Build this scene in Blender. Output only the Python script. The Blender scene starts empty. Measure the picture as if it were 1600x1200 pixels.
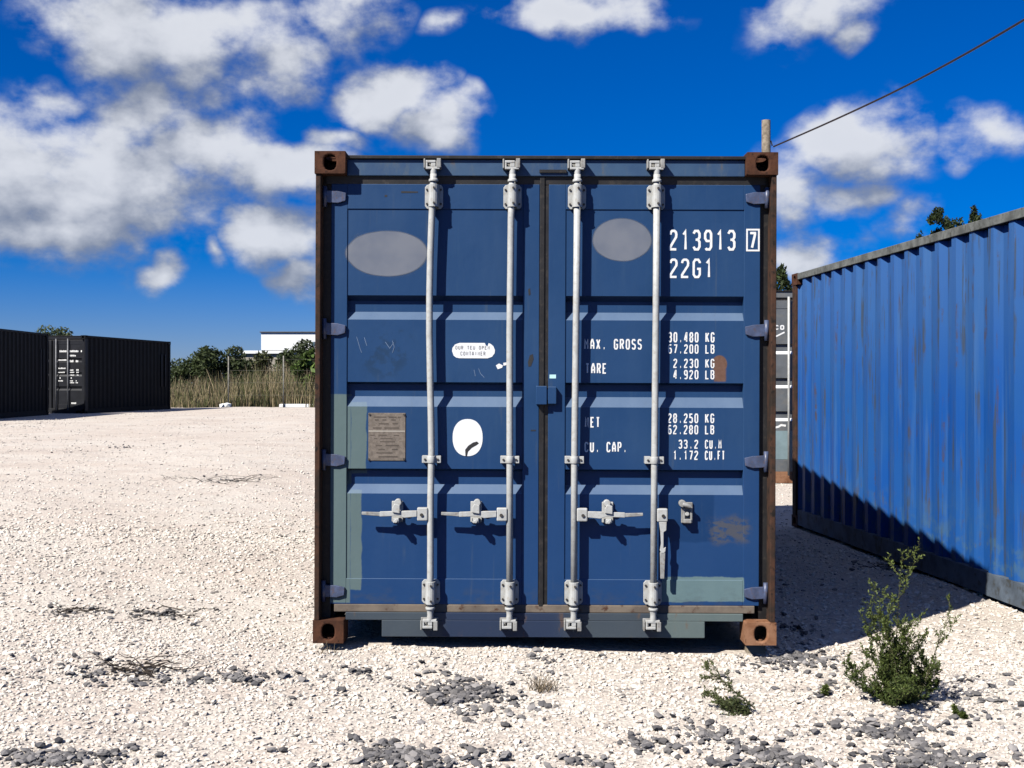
import bpy, bmesh, math, random
import numpy as np
from mathutils import Vector, Matrix
R = math.radians
random.seed(7); rng = np.random.default_rng(11)
scene = bpy.context.scene
C = scene.collection

# ------------------------------------------------------------------ camera
F, D, CH = 1850.0, 6.238, 1.37          # focal length in photo pixels, camera to door plane, eye height
cam_d = bpy.data.cameras.new('camera'); cam = bpy.data.objects.new('camera', cam_d); C.objects.link(cam)
cam.location = (0, -D, CH); cam.rotation_euler = (R(90), 0, 0)
cam_d.sensor_width = 36; cam_d.lens = 36 * F / 1600
cam_d.clip_start = 0.05; cam_d.clip_end = 3000
scene.camera = cam
KD = F / 1204.0
scene.cycles.diffuse_bounces = 0; scene.cycles.glossy_bounces = 2; scene.cycles.max_bounces = 4; scene.cycles.transparent_max_bounces = 6

# ------------------------------------------------------------------ sun and sky
SUN_DIR = Vector((-0.713, -0.701, 0)).normalized()          # horizontal direction towards the sun
SUN_EL = R(43.7)
sun_d = bpy.data.lights.new('sun', 'SUN'); sun = bpy.data.objects.new('sun', sun_d); C.objects.link(sun)
sun_d.energy = 5.0; sun_d.angle = R(0.5); sun_d.color = (1.0, 0.955, 0.88)
tosun = Vector((SUN_DIR.x * math.cos(SUN_EL), SUN_DIR.y * math.cos(SUN_EL), math.sin(SUN_EL)))
sun.rotation_euler = tosun.to_track_quat('Z', 'Y').to_euler(); sun.location = (-10, -10, 20)
scene.view_settings.view_transform = 'Standard'; scene.view_settings.look = 'None'
scene.view_settings.exposure = 0.65; scene.view_settings.gamma = 1.0; scene.view_settings.use_curve_mapping = False

SKY_STRENGTH = 0.055
class NT:
    """small helper round a node tree"""
    def __init__(s, tree): s.t = tree; s.n = tree.nodes; s.l = tree.links
    def node(s, typ, **kw):
        n = s.n.new(typ)
        for k, v in kw.items(): setattr(n, k, v)
        return n
    def put(s, sock, v):
        if v is None: return
        if isinstance(v, bpy.types.NodeSocket): s.l.new(v, sock)
        else: sock.default_value = v
    def math(s, op, a, b=None, c=None, clamp=False):
        n = s.node('ShaderNodeMath', operation=op, use_clamp=clamp)
        for i, v in enumerate((a, b, c)): s.put(n.inputs[i], v)
        return n.outputs[0]
    def vmath(s, op, a, b=None):
        n = s.node('ShaderNodeVectorMath', operation=op); s.put(n.inputs[0], a); s.put(n.inputs[1], b)
        return n.outputs[0]
    def mix(s, f, a, b, blend='MIX'):
        n = s.node('ShaderNodeMix', data_type='RGBA', blend_type=blend)
        s.put(n.inputs[0], f)
        for i, v in ((6, a), (7, b)):
            if not isinstance(v, bpy.types.NodeSocket) and len(v) == 3: v = (*v, 1)
            s.put(n.inputs[i], v)
        return n.outputs[2]
    def smooth(s, v, a, b):
        n = s.node('ShaderNodeMapRange', interpolation_type='SMOOTHSTEP')
        s.put(n.inputs[0], v); n.inputs[1].default_value = a; n.inputs[2].default_value = b
        return n.outputs[0]
    def noise(s, vec, scale, detail=4, rough=0.55, mapscale=None, off=None):
        if mapscale or off:
            m = s.node('ShaderNodeMapping'); s.put(m.inputs[0], vec)
            if mapscale: m.inputs['Scale'].default_value = mapscale
            if off: m.inputs['Location'].default_value = off
            vec = m.outputs[0]
        n = s.node('ShaderNodeTexNoise'); s.put(n.inputs['Vector'], vec)
        n.inputs['Scale'].default_value = scale; n.inputs['Detail'].default_value = detail; n.inputs['Roughness'].default_value = rough
        return n.outputs[0]
    def ramp(s, v, stops):
        n = s.node('ShaderNodeValToRGB'); s.put(n.inputs[0], v); e = n.color_ramp.elements
        while len(e) < len(stops): e.new(0.5)
        for k, (p, c) in enumerate(stops): e[k].position = p; e[k].color = (*c, 1)
        return n.outputs[0]

world = bpy.data.worlds.new('World'); scene.world = world; world.use_nodes = True
def build_sky():
    W = NT(world.node_tree); W.n.clear()
    out = W.node('ShaderNodeOutputWorld'); bg = W.node('ShaderNodeBackground')
    sky = W.node('ShaderNodeTexSky', sky_type='NISHITA', sun_disc=False)
    sky.sun_elevation = SUN_EL; sky.sun_rotation = math.atan2(tosun.x, tosun.y)
    sky.air_density = 1.0; sky.dust_density = 0.1; sky.ozone_density = 1.0; sky.altitude = 200
    hs = W.node('ShaderNodeHueSaturation'); hs.inputs['Saturation'].default_value = 1.35; hs.inputs['Value'].default_value = 1.0
    W.l.new(W.mix(1.0, sky.outputs[0], (.445, .58, 1.07), 'MULTIPLY'), hs.inputs['Color'])
    tc = W.node('ShaderNodeTexCoord'); d = W.vmath('NORMALIZE', tc.outputs['Generated'])
    sp = W.node('ShaderNodeSeparateXYZ'); W.l.new(d, sp.inputs[0])
    az = W.math('ARCTAN2', sp.outputs[0], sp.outputs[1]); el = W.math('ARCSINE', sp.outputs[2])
    cb = W.node('ShaderNodeCombineXYZ'); W.l.new(az, cb.inputs[0]); W.l.new(el, cb.inputs[1])
    P = cb.outputs[0]
    # cumulus banks: centre azimuth / elevation and radii, read off the photograph in its pixels
    blobs = [(110,285,350,130,1),(215,185,115,125,1),(40,235,150,95,1),(330,240,150,95,1),(450,275,120,80,1),(120,345,270,58,1),(95,145,110,38,.62),
             (250,35,230,88,1),(430,75,120,100,.8),(560,5,110,80,.7),(345,135,60,50,.55),(605,150,105,75,1),(665,195,110,52,.92),(520,218,80,34,.7),
             (430,372,110,62,1),(470,425,70,58,.9),(237,418,54,22,.95),(325,400,36,22,.6),(900,5,200,54,.85),(1275,20,125,68,.78),(1315,62,60,38,.7),
             (1325,238,150,84,.84),(1255,285,120,95,.74),(1340,325,90,46,.72),(1412,348,74,54,.6),(1548,225,96,56,.72),(1250,400,130,62,.66),(700,30,50,40,.5)]
    def cloud_group(name, blobs, det):
        g = bpy.data.node_groups.new(name, 'ShaderNodeTree')
        g.interface.new_socket('P', in_out='INPUT', socket_type='NodeSocketVector')
        g.interface.new_socket('D', in_out='INPUT', socket_type='NodeSocketVector')
        g.interface.new_socket('density', in_out='OUTPUT', socket_type='NodeSocketFloat')
        G = NT(g); gi = G.node('NodeGroupInput'); go = G.node('NodeGroupOutput')
        p0, dd = gi.outputs[0], gi.outputs[1]
        wn = G.node('ShaderNodeTexNoise'); G.l.new(p0, wn.inputs['Vector']); wn.inputs['Scale'].default_value = 9; wn.inputs['Detail'].default_value = 3
        wv = G.vmath('SUBTRACT', wn.outputs['Color'], (.5, .5, .5))
        sc = G.node('ShaderNodeVectorMath', operation='SCALE'); G.l.new(wv, sc.inputs[0]); sc.inputs['Scale'].default_value = 0.095
        pw = G.vmath('ADD', p0, sc.outputs[0])
        acc = None
        for (cx, cy, rx, ry, w) in blobs:
            a = math.atan((cx - 800) / F); e = math.atan((600 - cy) / math.hypot(F, cx - 800))
            m = G.node('ShaderNodeMapping', vector_type='TEXTURE'); G.l.new(pw, m.inputs[0])
            m.inputs['Location'].default_value = (a, e, 0); m.inputs['Scale'].default_value = (rx / F * 1.12, ry / F * 1.12, 1)
            q = G.node('ShaderNodeTexGradient', gradient_type='SPHERICAL'); G.l.new(m.outputs[0], q.inputs[0])
            v = q.outputs['Fac'] if w == 1 else G.math('MULTIPLY', q.outputs['Fac'], w)
            acc = v if acc is None else G.math('MAXIMUM', acc, v)
        # the same kind of scattered cumulus over the rest of the sky dome
        ss = G.node('ShaderNodeSeparateXYZ'); G.l.new(p0, ss.inputs[0])
        outside = G.math('MAXIMUM', G.smooth(G.math('ABSOLUTE', ss.outputs[0]), .46, .58), G.smooth(ss.outputs[1], .36, .48))
        far = G.math('MULTIPLY', G.smooth(G.noise(dd, 4.5, 2, .5), .46, .64), outside)
        acc = G.math('MAXIMUM', acc, G.math('MULTIPLY', far, .7))
        fb = G.noise(p0, 20, det, .56, (1, 1.35, 1))
        fine = G.math('MULTIPLY', G.math('SUBTRACT', fb, .5), 1.4)
        G.l.new(G.math('ADD', acc, G.math('MULTIPLY', fine, G.smooth(acc, 0.0, .30))), go.inputs[0])
        return g
    def dens(g, vec):
        n = W.node('ShaderNodeGroup'); n.node_tree = g; W.l.new(vec, n.inputs[0]); W.l.new(d, n.inputs[1]); return n.outputs[0]
    d0 = dens(cloud_group('cloud_density', blobs, 7), P)
    d1 = dens(cloud_group('cloud_shade', [b for b in blobs if b[4] > .65], 4), W.vmath('ADD', P, (-.012, .034, 0)))
    alpha = W.smooth(d0, .10, .68)
    lit = W.smooth(W.math('SUBTRACT', d0, d1), -.48, .60)
    thick = W.smooth(d0, .35, .95)
    k = 1 / SKY_STRENGTH
    ccol = W.mix(lit, (.135 * k, .16 * k, .215 * k), (.50 * k, .515 * k, .545 * k))
    ccol = W.mix(W.math('MULTIPLY', thick, .22), ccol, (.37 * k, .39 * k, .44 * k))
    col = W.mix(W.math('MULTIPLY', alpha, .93), hs.outputs[0], ccol)
    W.l.new(col, bg.inputs['Color']); bg.inputs['Strength'].default_value = SKY_STRENGTH
    W.l.new(bg.outputs[0], out.inputs['Surface'])
build_sky()

# ------------------------------------------------------------------ mesh helpers
class MB:
    def __init__(s): s.v = []; s.f = []; s.sm = []
    def add(s, vs, fs, smooth=False):
        o = len(s.v); s.v += [tuple(p) for p in vs]; s.f += [tuple(i + o for i in f) for f in fs]; s.sm += [smooth] * len(fs); return s
    def box(s, x0, x1, y0, y1, z0, z1):
        v = [(x0,y0,z0),(x1,y0,z0),(x1,y1,z0),(x0,y1,z0),(x0,y0,z1),(x1,y0,z1),(x1,y1,z1),(x0,y1,z1)]
        return s.add(v, [(0,3,2,1),(4,5,6,7),(0,1,5,4),(1,2,6,5),(2,3,7,6),(3,0,4,7)])
    def prism(s, pts, y0, y1):
        """polygon in x,z (counter-clockwise seen from -y) extruded along y"""
        n = len(pts); v = [(x, y0, z) for x, z in pts] + [(x, y1, z) for x, z in pts]
        f = [tuple(range(n)), tuple(range(2 * n - 1, n - 1, -1))] + [(i, n + i, n + (i + 1) % n, (i + 1) % n) for i in range(n)]
        return s.add(v, f)
    def tube(s, path, rad, seg=12, cap=True):
        path = [Vector(p) for p in path]; n = len(path)
        if not hasattr(rad, '__len__'): rad = [rad] * n
        vs = []; up = None
        for i, p in enumerate(path):
            t = (path[min(i + 1, n - 1)] - path[max(i - 1, 0)]).normalized()
            if up is None or abs(up.dot(t)) > .95: up = Vector((0, 1, 0)) if abs(t.y) < .9 else Vector((1, 0, 0))
            a = t.cross(up).normalized(); b = t.cross(a).normalized()
            for k in range(seg):
                q = 2 * math.pi * k / seg; vs.append(p + (a * math.cos(q) + b * math.sin(q)) * rad[i])
        fs = [(i*seg+k, (i+1)*seg+k, (i+1)*seg+(k+1)%seg, i*seg+(k+1)%seg) for i in range(n - 1) for k in range(seg)]
        s.add(vs, fs, True)
        if cap:
            o = len(s.v) - len(vs)
            s.f.append(tuple(o + k for k in range(seg))); s.sm.append(False)
            s.f.append(tuple(o + (n-1)*seg + k for k in reversed(range(seg)))); s.sm.append(False)
        return s
    def sheet(s, prof, x0, x1):
        """profile of (y,z) points swept along x"""
        v = [(x0, y, z) for y, z in prof] + [(x1, y, z) for y, z in prof]; n = len(prof)
        return s.add(v, [(i, n + i, n + i + 1, i + 1) for i in range(n - 1)])
    def build(s, name, mat, parent=None, bevel=0, recalc=True):
        me = bpy.data.meshes.new(name); me.from_pydata(s.v, [], s.f)
        if recalc:
            bm = bmesh.new(); bm.from_mesh(me); bmesh.ops.recalc_face_normals(bm, faces=bm.faces); bm.to_mesh(me); bm.free()
        me.polygons.foreach_set('use_smooth', s.sm); me.materials.append(mat); me.update()
        return link(name, me, parent, bevel)
def link(name, me, parent=None, bevel=0):
    o = bpy.data.objects.new(name, me); C.objects.link(o)
    if parent: o.parent = parent
    if bevel:
        b = o.modifiers.new('bevel', 'BEVEL'); b.width = bevel; b.segments = 2; b.limit_method = 'ANGLE'; b.angle_limit = R(40)
    return o
def empty(name, loc=(0,0,0), rz=0, ry=0):
    o = bpy.data.objects.new(name, None); C.objects.link(o); o.location = loc; o.rotation_euler = (0, ry, rz); o.empty_display_size = .2; return o
def tag(o, label=None, cat=None, group=None, kind=None):
    if label: o['label'] = label
    if cat: o['category'] = cat
    if group: o['group'] = group
    if kind: o['kind'] = kind
    return o
def copy_tree(o, parent=None):
    c = o.copy(); C.objects.link(c); c.parent = parent
    for ch in list(o.children): copy_tree(ch, c)
    return c
def np_mesh(name, verts, faces, mat, tint=None, smooth=False):
    """verts (n,3), faces (m,k) numpy -> mesh with an optional per-vertex colour 'tint'"""
    me = bpy.data.meshes.new(name); n, (m, k) = len(verts), faces.shape
    me.vertices.add(n); me.vertices.foreach_set('co', np.ascontiguousarray(verts, dtype=np.float32).ravel())
    me.loops.add(m * k); me.loops.foreach_set('vertex_index', np.ascontiguousarray(faces, dtype=np.int32).ravel())
    me.polygons.add(m); me.polygons.foreach_set('loop_start', np.arange(0, m * k, k, dtype=np.int32))
    me.polygons.foreach_set('loop_total', np.full(m, k, dtype=np.int32))
    me.polygons.foreach_set('use_smooth', np.full(m, smooth))
    if tint is not None:
        a = me.color_attributes.new('tint', 'FLOAT_COLOR', 'POINT')
        a.data.foreach_set('color', np.ascontiguousarray(np.c_[tint, np.ones(n)], dtype=np.float32).ravel())
    me.materials.append(mat); me.update(); me.validate()
    return me

# ------------------------------------------------------------------ materials
def base_mat(name, rough=.6, metal=0, spec=.4):
    m = bpy.data.materials.new(name); m.use_nodes = True; t = NT(m.node_tree); b = t.n['Principled BSDF']
    b.inputs['Roughness'].default_value = rough; b.inputs['Metallic'].default_value = metal; b.inputs['Specular IOR Level'].default_value = spec
    return m, t, b
def bump(t, b, h, strength=.3, dist=.01):
    n = t.node('ShaderNodeBump'); n.inputs['Strength'].default_value = strength; n.inputs['Distance'].default_value = dist
    t.put(n.inputs['Height'], h); t.l.new(n.outputs[0], b.inputs['Normal'])
def plain(name, col, rough=.6, metal=0, var=.25, scale=8, spec=.4, grime=None, grime_amt=.0):
    m, t, b = base_mat(name, rough, metal, spec); tc = t.node('ShaderNodeTexCoord'); o = tc.outputs['Object']
    n1 = t.noise(o, scale, 6, .6)
    c = t.mix(t.smooth(n1, .3, .7), tuple(x * (1 - var) for x in col), tuple(min(1, x * (1 + var)) for x in col))
    if grime:
        c = t.mix(t.math('MULTIPLY', t.smooth(t.noise(o, scale * 2.3, 6, .65, off=(3, 1, 2)), .52, .66), grime_amt), c, grime)
    t.l.new(c, b.inputs['Base Color']); bump(t, b, t.noise(o, scale * 9, 3), .12, .004)
    return m
def rusty(name, a, c2, dark, scale=14, rough=.85):
    m, t, b = base_mat(name, rough, 0, .2); o = t.node('ShaderNodeTexCoord').outputs['Object']
    n1 = t.noise(o, scale, 8, .65); n2 = t.noise(o, scale * 3.1, 6, .6, off=(2, 5, 1))
    c = t.mix(t.smooth(n1, .35, .62), a, c2); c = t.mix(t.smooth(n2, .55, .70), c, dark)
    t.l.new(c, b.inputs['Base Color']); bump(t, b, n2, .5, .004); return m

M = {}
M['rust'] = rusty('rusted_steel', (.050, .021, .012), (.088, .036, .019), (.018, .010, .008))
M['rust_light'] = rusty('rust_and_mud', (.19, .085, .042), (.29, .15, .085), (.07, .03, .02), 11)
M['rust_post'] = rusty('weathered_post', (.026, .019, .015), (.066, .032, .020), (.012, .010, .009), 9)
M['rubber'] = plain('black_rubber', (.014, .0135, .014), .55, 0, .3, 12, .3, (.05, .042, .035), .5)
M['galv'] = plain('galvanised_steel', (.44, .445, .425), .48, .0, .10, 22, .5, (.34, .31, .26), .55)
M['galv_dull'] = plain('dull_galvanised_steel', (.29, .29, .275), .5, .0, .2, 25, .45, (.16, .12, .09), .6)
M['bolt'] = plain('dark_bolt', (.05, .045, .04), .6, .3, .3, 40)
M['white'] = plain('white_vinyl', (.80, .81, .81), .45, 0, .02, 20, .4, (.62, .60, .56), .25)
M['letter'] = plain('white_lettering_paint', (.80, .80, .78), .55, 0, .04, 60, .35, (.50, .52, .55), .45)
M['ink'] = plain('grey_print', (.20, .20, .21), .6, 0, .3, 60)
M['ink_dark'] = plain('torn_black_backing', (.02, .02, .022), .7)
M['plate'] = plain('weathered_data_plate', (.185, .155, .125), .5, .2, .22, 45, .5, (.10, .078, .06), .7)
M['plate_ink'] = plain('etched_plate_print', (.075, .06, .048), .6)
M['plate_line'] = plain('bright_plate_line', (.36, .33, .28), .5)
M['wood'] = plain('grey_weathered_wood', (.22, .185, .14), .9, 0, .35, 10, .1)
M['black_paint'] = plain('black_container_paint', (.008, .0085, .0095), .6, 0, .25, 3, .12)
M['black_door'] = plain('black_door_paint', (.014, .015, .019), .5, 0, .25, 3, .2)
M['cable'] = plain('black_cable', (.02, .012, .012), .6)
M['tape'] = plain('pale_cyan_tape', (.45, .70, .74), .5)
M['wall_white'] = plain('white_render', (.80, .81, .80), .8, 0, .03, 1.5, .2)
M['wall_beige'] = plain('beige_render', (.36, .33, .27), .8, 0, .1, 1.5, .2)
M['roof_dark'] = plain('dark_roof_edge', (.08, .085, .10), .7)
M['glass'] = plain('window_glass', (.10, .16, .20), .1, 0, .1, 1, .6)
M['post_grey'] = plain('grey_fence_post', (.22, .21, .18), .8)
M['grey_paint'] = plain('grey_container_paint', (.115, .125, .135), .5, 0, .2, 3, .4, (.17, .16, .14), .4)
M['grey_teal'] = plain('teal_grey_paint', (.19, .26, .28), .55, 0, .15, 4)

def door_paint(root):
    """faded blue door paint with the repainted and worn places that have a shape of their own"""
    m, t, b = base_mat('blue_door_paint', .5, 0, .2)
    tc = t.node('ShaderNodeTexCoord'); tc.object = root; o = tc.outputs['Object']
    s = t.node('ShaderNodeSeparateXYZ'); t.l.new(o, s.inputs[0]); x, z = s.outputs[0], s.outputs[2]
    wob = t.math('MULTIPLY', t.math('SUBTRACT', t.noise(o, 12, 4, .6), .5), .05)
    def bm(x0, x1, z0, z1, soft=.004, w=.3):
        xx = t.math('ADD', x, t.math('MULTIPLY', wob, w)); zz = t.math('ADD', z, t.math('MULTIPLY', wob, w))
        r = t.math('MULTIPLY', t.smooth(xx, x0 - soft, x0 + soft), t.math('SUBTRACT', 1, t.smooth(xx, x1 - soft, x1 + soft)))
        r2 = t.math('MULTIPLY', t.smooth(zz, z0 - soft, z0 + soft), t.math('SUBTRACT', 1, t.smooth(zz, z1 - soft, z1 + soft)))
        return t.math('MULTIPLY', r, r2)
    def el(cx, cz, rx, rz, soft=.25, rot=0):
        mp = t.node('ShaderNodeMapping', vector_type='TEXTURE'); t.l.new(o, mp.inputs[0])
        mp.inputs['Location'].default_value = (cx, 0, cz); mp.inputs['Rotation'].default_value = (0, rot, 0); mp.inputs['Scale'].default_value = (rx, 100, rz)
        g = t.node('ShaderNodeTexGradient', gradient_type='SPHERICAL'); t.l.new(mp.outputs[0], g.inputs[0])
        return t.smooth(g.outputs['Fac'], 0.0, soft)
    n1 = t.noise(o, 1.7, 5, .6); n2 = t.noise(o, 5, 7, .62, (1, 1, .22)); n3 = t.noise(o, 26, 5, .6, (1, 1, .10), (4, 2, 1)); n4 = t.noise(o, 55, 4, .6)
    c = t.mix(t.smooth(n1, .3, .7), (.0135, .0475, .128), (.019, .057, .143))
    c = t.mix(t.math('MULTIPLY', t.smooth(n2, .45, .75), .45), c, (.026, .066, .148))
    c = t.mix(t.math('MULTIPLY', t.smooth(n3, .56, .74), .28), c, (.031, .073, .150))
    # lower half cleaner, deeper blue
    low = t.math('MULTIPLY', t.math('SUBTRACT', 1, t.smooth(z, .75, 1.1)), .55)
    c = t.mix(low, c, (.011, .046, .148))
    c = t.mix(t.math('MULTIPLY', bm(1.84, 2.12, .53, .80, .006, .6), .8), c, (.007, .034, .106))     # darker touch-up round the bare latch
    sm = t.math('MULTIPLY', t.math('MULTIPLY', el(.375, 1.54, .16, .20, .5, R(35)), t.smooth(t.noise(o, 9, 6, .65), .44, .54)), .60)
    c = t.mix(sm, c, (.014, .036, .075))                                                               # scuffed smear on the left leaf
    grn = t.math('MAXIMUM', bm(.0, .185, .20, 1.31, .004, .1), bm(.185, .268, .885, 1.27, .004, .5))
    grn = t.math('MAXIMUM', grn, bm(.185, .245, .27, .80, .004, .5))
    c = t.mix(t.math('MULTIPLY', grn, .9), c, t.mix(n2, (.10, .145, .14), (.135, .185, .175)))           # grey-green repaint strip
    c = t.mix(bm(1.845, 2.28, .215, .345, .004, .5), c, t.mix(n2, (.105, .17, .185), (.15, .22, .225)))  # teal repaint at lower right
    r1 = t.math('MULTIPLY', bm(2.10, 2.31, .535, .655, .03, 1.6), t.smooth(t.noise(o, 20, 6, .7, (1, 1, 2)), .40, .54))
    c = t.mix(t.math('MULTIPLY', r1, .75), c, (.085, .082, .078))
    rs = el(2.147, 1.478, .043, .050, .12); rs = t.math('MAXIMUM', rs, bm(2.118, 2.180, 1.385, 1.475, .006, .4))
    c = t.mix(rs, c, t.mix(n4, (.09, .045, .028), (.20, .115, .085)))                                     # rust scab
    # chips and rust freckles, more of them near the bottom
    chip = t.smooth(t.noise(o, 34, 4, .7, off=(7, 3, 5)), .735, .765)
    c = t.mix(t.math('MULTIPLY', chip, .7), c, (.045, .035, .032))
    foot = t.math('MULTIPLY', t.math('SUBTRACT', 1, t.smooth(z, .20, .34)), t.smooth(t.noise(o, 11, 6, .65, (1, 1, 2)), .46, .64))
    c = t.mix(t.math('MULTIPLY', foot, .28), c, (.06, .068, .075))
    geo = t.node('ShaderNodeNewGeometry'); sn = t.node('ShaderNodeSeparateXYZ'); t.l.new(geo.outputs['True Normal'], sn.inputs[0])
    lit_ledge = t.math('MULTIPLY', t.smooth(sn.outputs[2], .35, .55), t.math('MULTIPLY_ADD', n2, .5, .45))
    c = t.mix(lit_ledge, c, (.125, .18, .265))  # paler colour on upward slopes paints in their sunlit look
    # faint dust runs
    run = t.math('MULTIPLY', t.smooth(t.noise(o, 38, 4, .6, (1, 1, .035), (2, 2, 6)), .60, .72), t.smooth(t.noise(o, 3, 3, .6, off=(1, 1, 8)), .45, .62))
    c = t.mix(t.math('MULTIPLY', run, .30), c, (.075, .10, .13))
    t.l.new(c, b.inputs['Base Color'])
    t.put(b.inputs['Roughness'], t.math('MULTIPLY_ADD', n2, .25, .33))
    bump(t, b, t.math('ADD', t.math('MULTIPLY', n1, 3), t.math('MULTIPLY', n4, .08)), .22, .01)
    return m
def frame_paint(root):
    """header and sill: blue going to bare teal grey and mud"""
    m, t, b = base_mat('worn_blue_frame_paint', .5, 0, .35)
    tc = t.node('ShaderNodeTexCoord'); tc.object = root; o = tc.outputs['Object']
    s = t.node('ShaderNodeSeparateXYZ'); t.l.new(o, s.inputs[0]); x, z = s.outputs[0], s.outputs[2]
    n1 = t.noise(o, 3.5, 6, .6); n2 = t.noise(o, 16, 7, .65, (1, 1, .35)); n3 = t.noise(o, 40, 5)
    c = t.mix(t.smooth(n1, .38, .62), (.026, .062, .135), (.038, .082, .155))
    c = t.mix(t.math('MULTIPLY', t.smooth(n2, .48, .66), .5), c, (.075, .105, .135))
    lowz = t.math('SUBTRACT', 1, t.smooth(z, .2, .4))
    mid = t.math('MULTIPLY', t.smooth(x, .62, .72), t.math('SUBTRACT', 1, t.smooth(x, 1.25, 1.45)))
    c = t.mix(t.math('MULTIPLY', lowz, .9), c, t.mix(n1, (.035, .046, .058), (.066, .080, .088)))
    c = t.mix(t.math('MULTIPLY', t.math('MULTIPLY', lowz, mid), .9), c, (.015, .028, .066))
    c = t.mix(t.math('MULTIPLY', t.math('MULTIPLY', lowz, t.smooth(x, 1.78, 1.86)), .9), c, t.mix(n2, (.095, .135, .135), (.14, .17, .16)))
    c = t.mix(t.math('MULTIPLY', t.smooth(n2, .60, .70), .55), c, (.13, .078, .045))
    t.l.new(c, b.inputs['Base Color']); bump(t, b, n3, .2, .003); return m
def wall_paint(name, root, base, pale, deep, streak=1.0):
    """side wall paint with rust runs down the corrugations (root coordinates: y along the wall)"""
    m, t, b = base_mat(name, .55, 0, .2)
    tc = t.node('ShaderNodeTexCoord'); tc.object = root; o = tc.outputs['Object']
    s = t.node('ShaderNodeSeparateXYZ'); t.l.new(o, s.inputs[0]); z = s.outputs[2]
    n1 = t.noise(o, 1.3, 5, .6); n2 = t.noise(o, 14, 6, .62, (.2, 1, .055)); n3 = t.noise(o, 20, 5, .65, (.2, 1, .045), (3, 9, 2)); n4 = t.noise(o, 9, 7, .68)
    c = t.mix(t.smooth(n1, .3, .7), base, deep)
    c = t.mix(t.math('MULTIPLY', t.smooth(z, 1.2, 2.4), .55), c, pale)
    c = t.mix(t.math('MULTIPLY', t.smooth(n2, .5, .68), .45), c, pale)
    run = t.math('MULTIPLY', t.smooth(n3, .55, .615), t.smooth(t.noise(o, 2.6, 4, .6), .38, .55))
    c = t.mix(t.math('MULTIPLY', run, .75 * streak), c, (.045, .052, .05))
    run2 = t.math('MULTIPLY', t.smooth(t.noise(o, 22, 5, .65, (.2, 1, .06), (8, 1, 4)), .575, .64), t.smooth(n4, .42, .6))
    c = t.mix(t.math('MULTIPLY', run2, .7 * streak), c, (.065, .042, .03))
    foot = t.math('MULTIPLY', t.math('SUBTRACT', 1, t.smooth(z, .15, .75)), t.smooth(n4, .47, .62))
    c = t.mix(t.math('MULTIPLY', foot, .65 * streak), c, (.06, .12, .155))
    t.l.new(c, b.inputs['Base Color']); bump(t, b, t.math('ADD', n1, t.math('MULTIPLY', n4, .15)), .35, .012); return m

def oval_mat(root, cx, cz, rx, rz):  # grey for the ovals where logos are blurred out
    m, t, b = base_mat('blurred_logo_grey', .6, 0, .2)
    tc = t.node('ShaderNodeTexCoord'); tc.object = root; o = tc.outputs['Object']
    t.l.new(t.mix(t.smooth(t.noise(o, 4, 3), .35, .65), (.130, .150, .195), (.175, .190, .225)), b.inputs['Base Color'])
    mp = t.node('ShaderNodeMapping', vector_type='TEXTURE'); t.l.new(o, mp.inputs[0])
    mp.inputs['Location'].default_value = (cx, 0, cz); mp.inputs['Scale'].default_value = (rx, 1e3, rz)
    g = t.node('ShaderNodeTexGradient', gradient_type='SPHERICAL'); t.l.new(mp.outputs[0], g.inputs[0])
    wob = t.math('MULTIPLY', t.math('SUBTRACT', t.noise(o, 6, 2), .5), .10)
    t.put(b.inputs['Alpha'], t.math('MULTIPLY', t.smooth(t.math('ADD', g.outputs['Fac'], wob), .005, .09), .96)); return m

def tint_mat(name, rough=.8, spec=.2, trans=0, bumpy=0):
    m, t, b = base_mat(name, rough, 0, spec); a = t.node('ShaderNodeAttribute', attribute_name='tint')
    t.l.new(a.outputs['Color'], b.inputs['Base Color'])
    if bumpy: bump(t, b, t.noise(t.node('ShaderNodeTexCoord').outputs['Object'], bumpy, 3), .4, .004)
    if trans:
        tr = t.node('ShaderNodeBsdfTranslucent'); t.l.new(a.outputs['Color'], tr.inputs[0]); mx = t.node('ShaderNodeMixShader'); mx.inputs[0].default_value = trans
        t.l.new(b.outputs[0], mx.inputs[1]); t.l.new(tr.outputs[0], mx.inputs[2]); t.l.new(mx.outputs[0], t.n['Material Output'].inputs[0])
    return m
M['leaf'] = tint_mat('leaf', .6, .25, .25); M['stone'] = tint_mat('stone', .9, .15, 0, 160); M['twig'] = plain('dry_twig_bark', (.045, .036, .03), .9, 0, .4, 40, .1)
M['stem'] = plain('plant_stem', (.075, .07, .035), .8, 0, .3, 40, .1); M['trunk'] = plain('tree_bark', (.07, .055, .042), .9, 0, .3, 6, .1)

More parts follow.
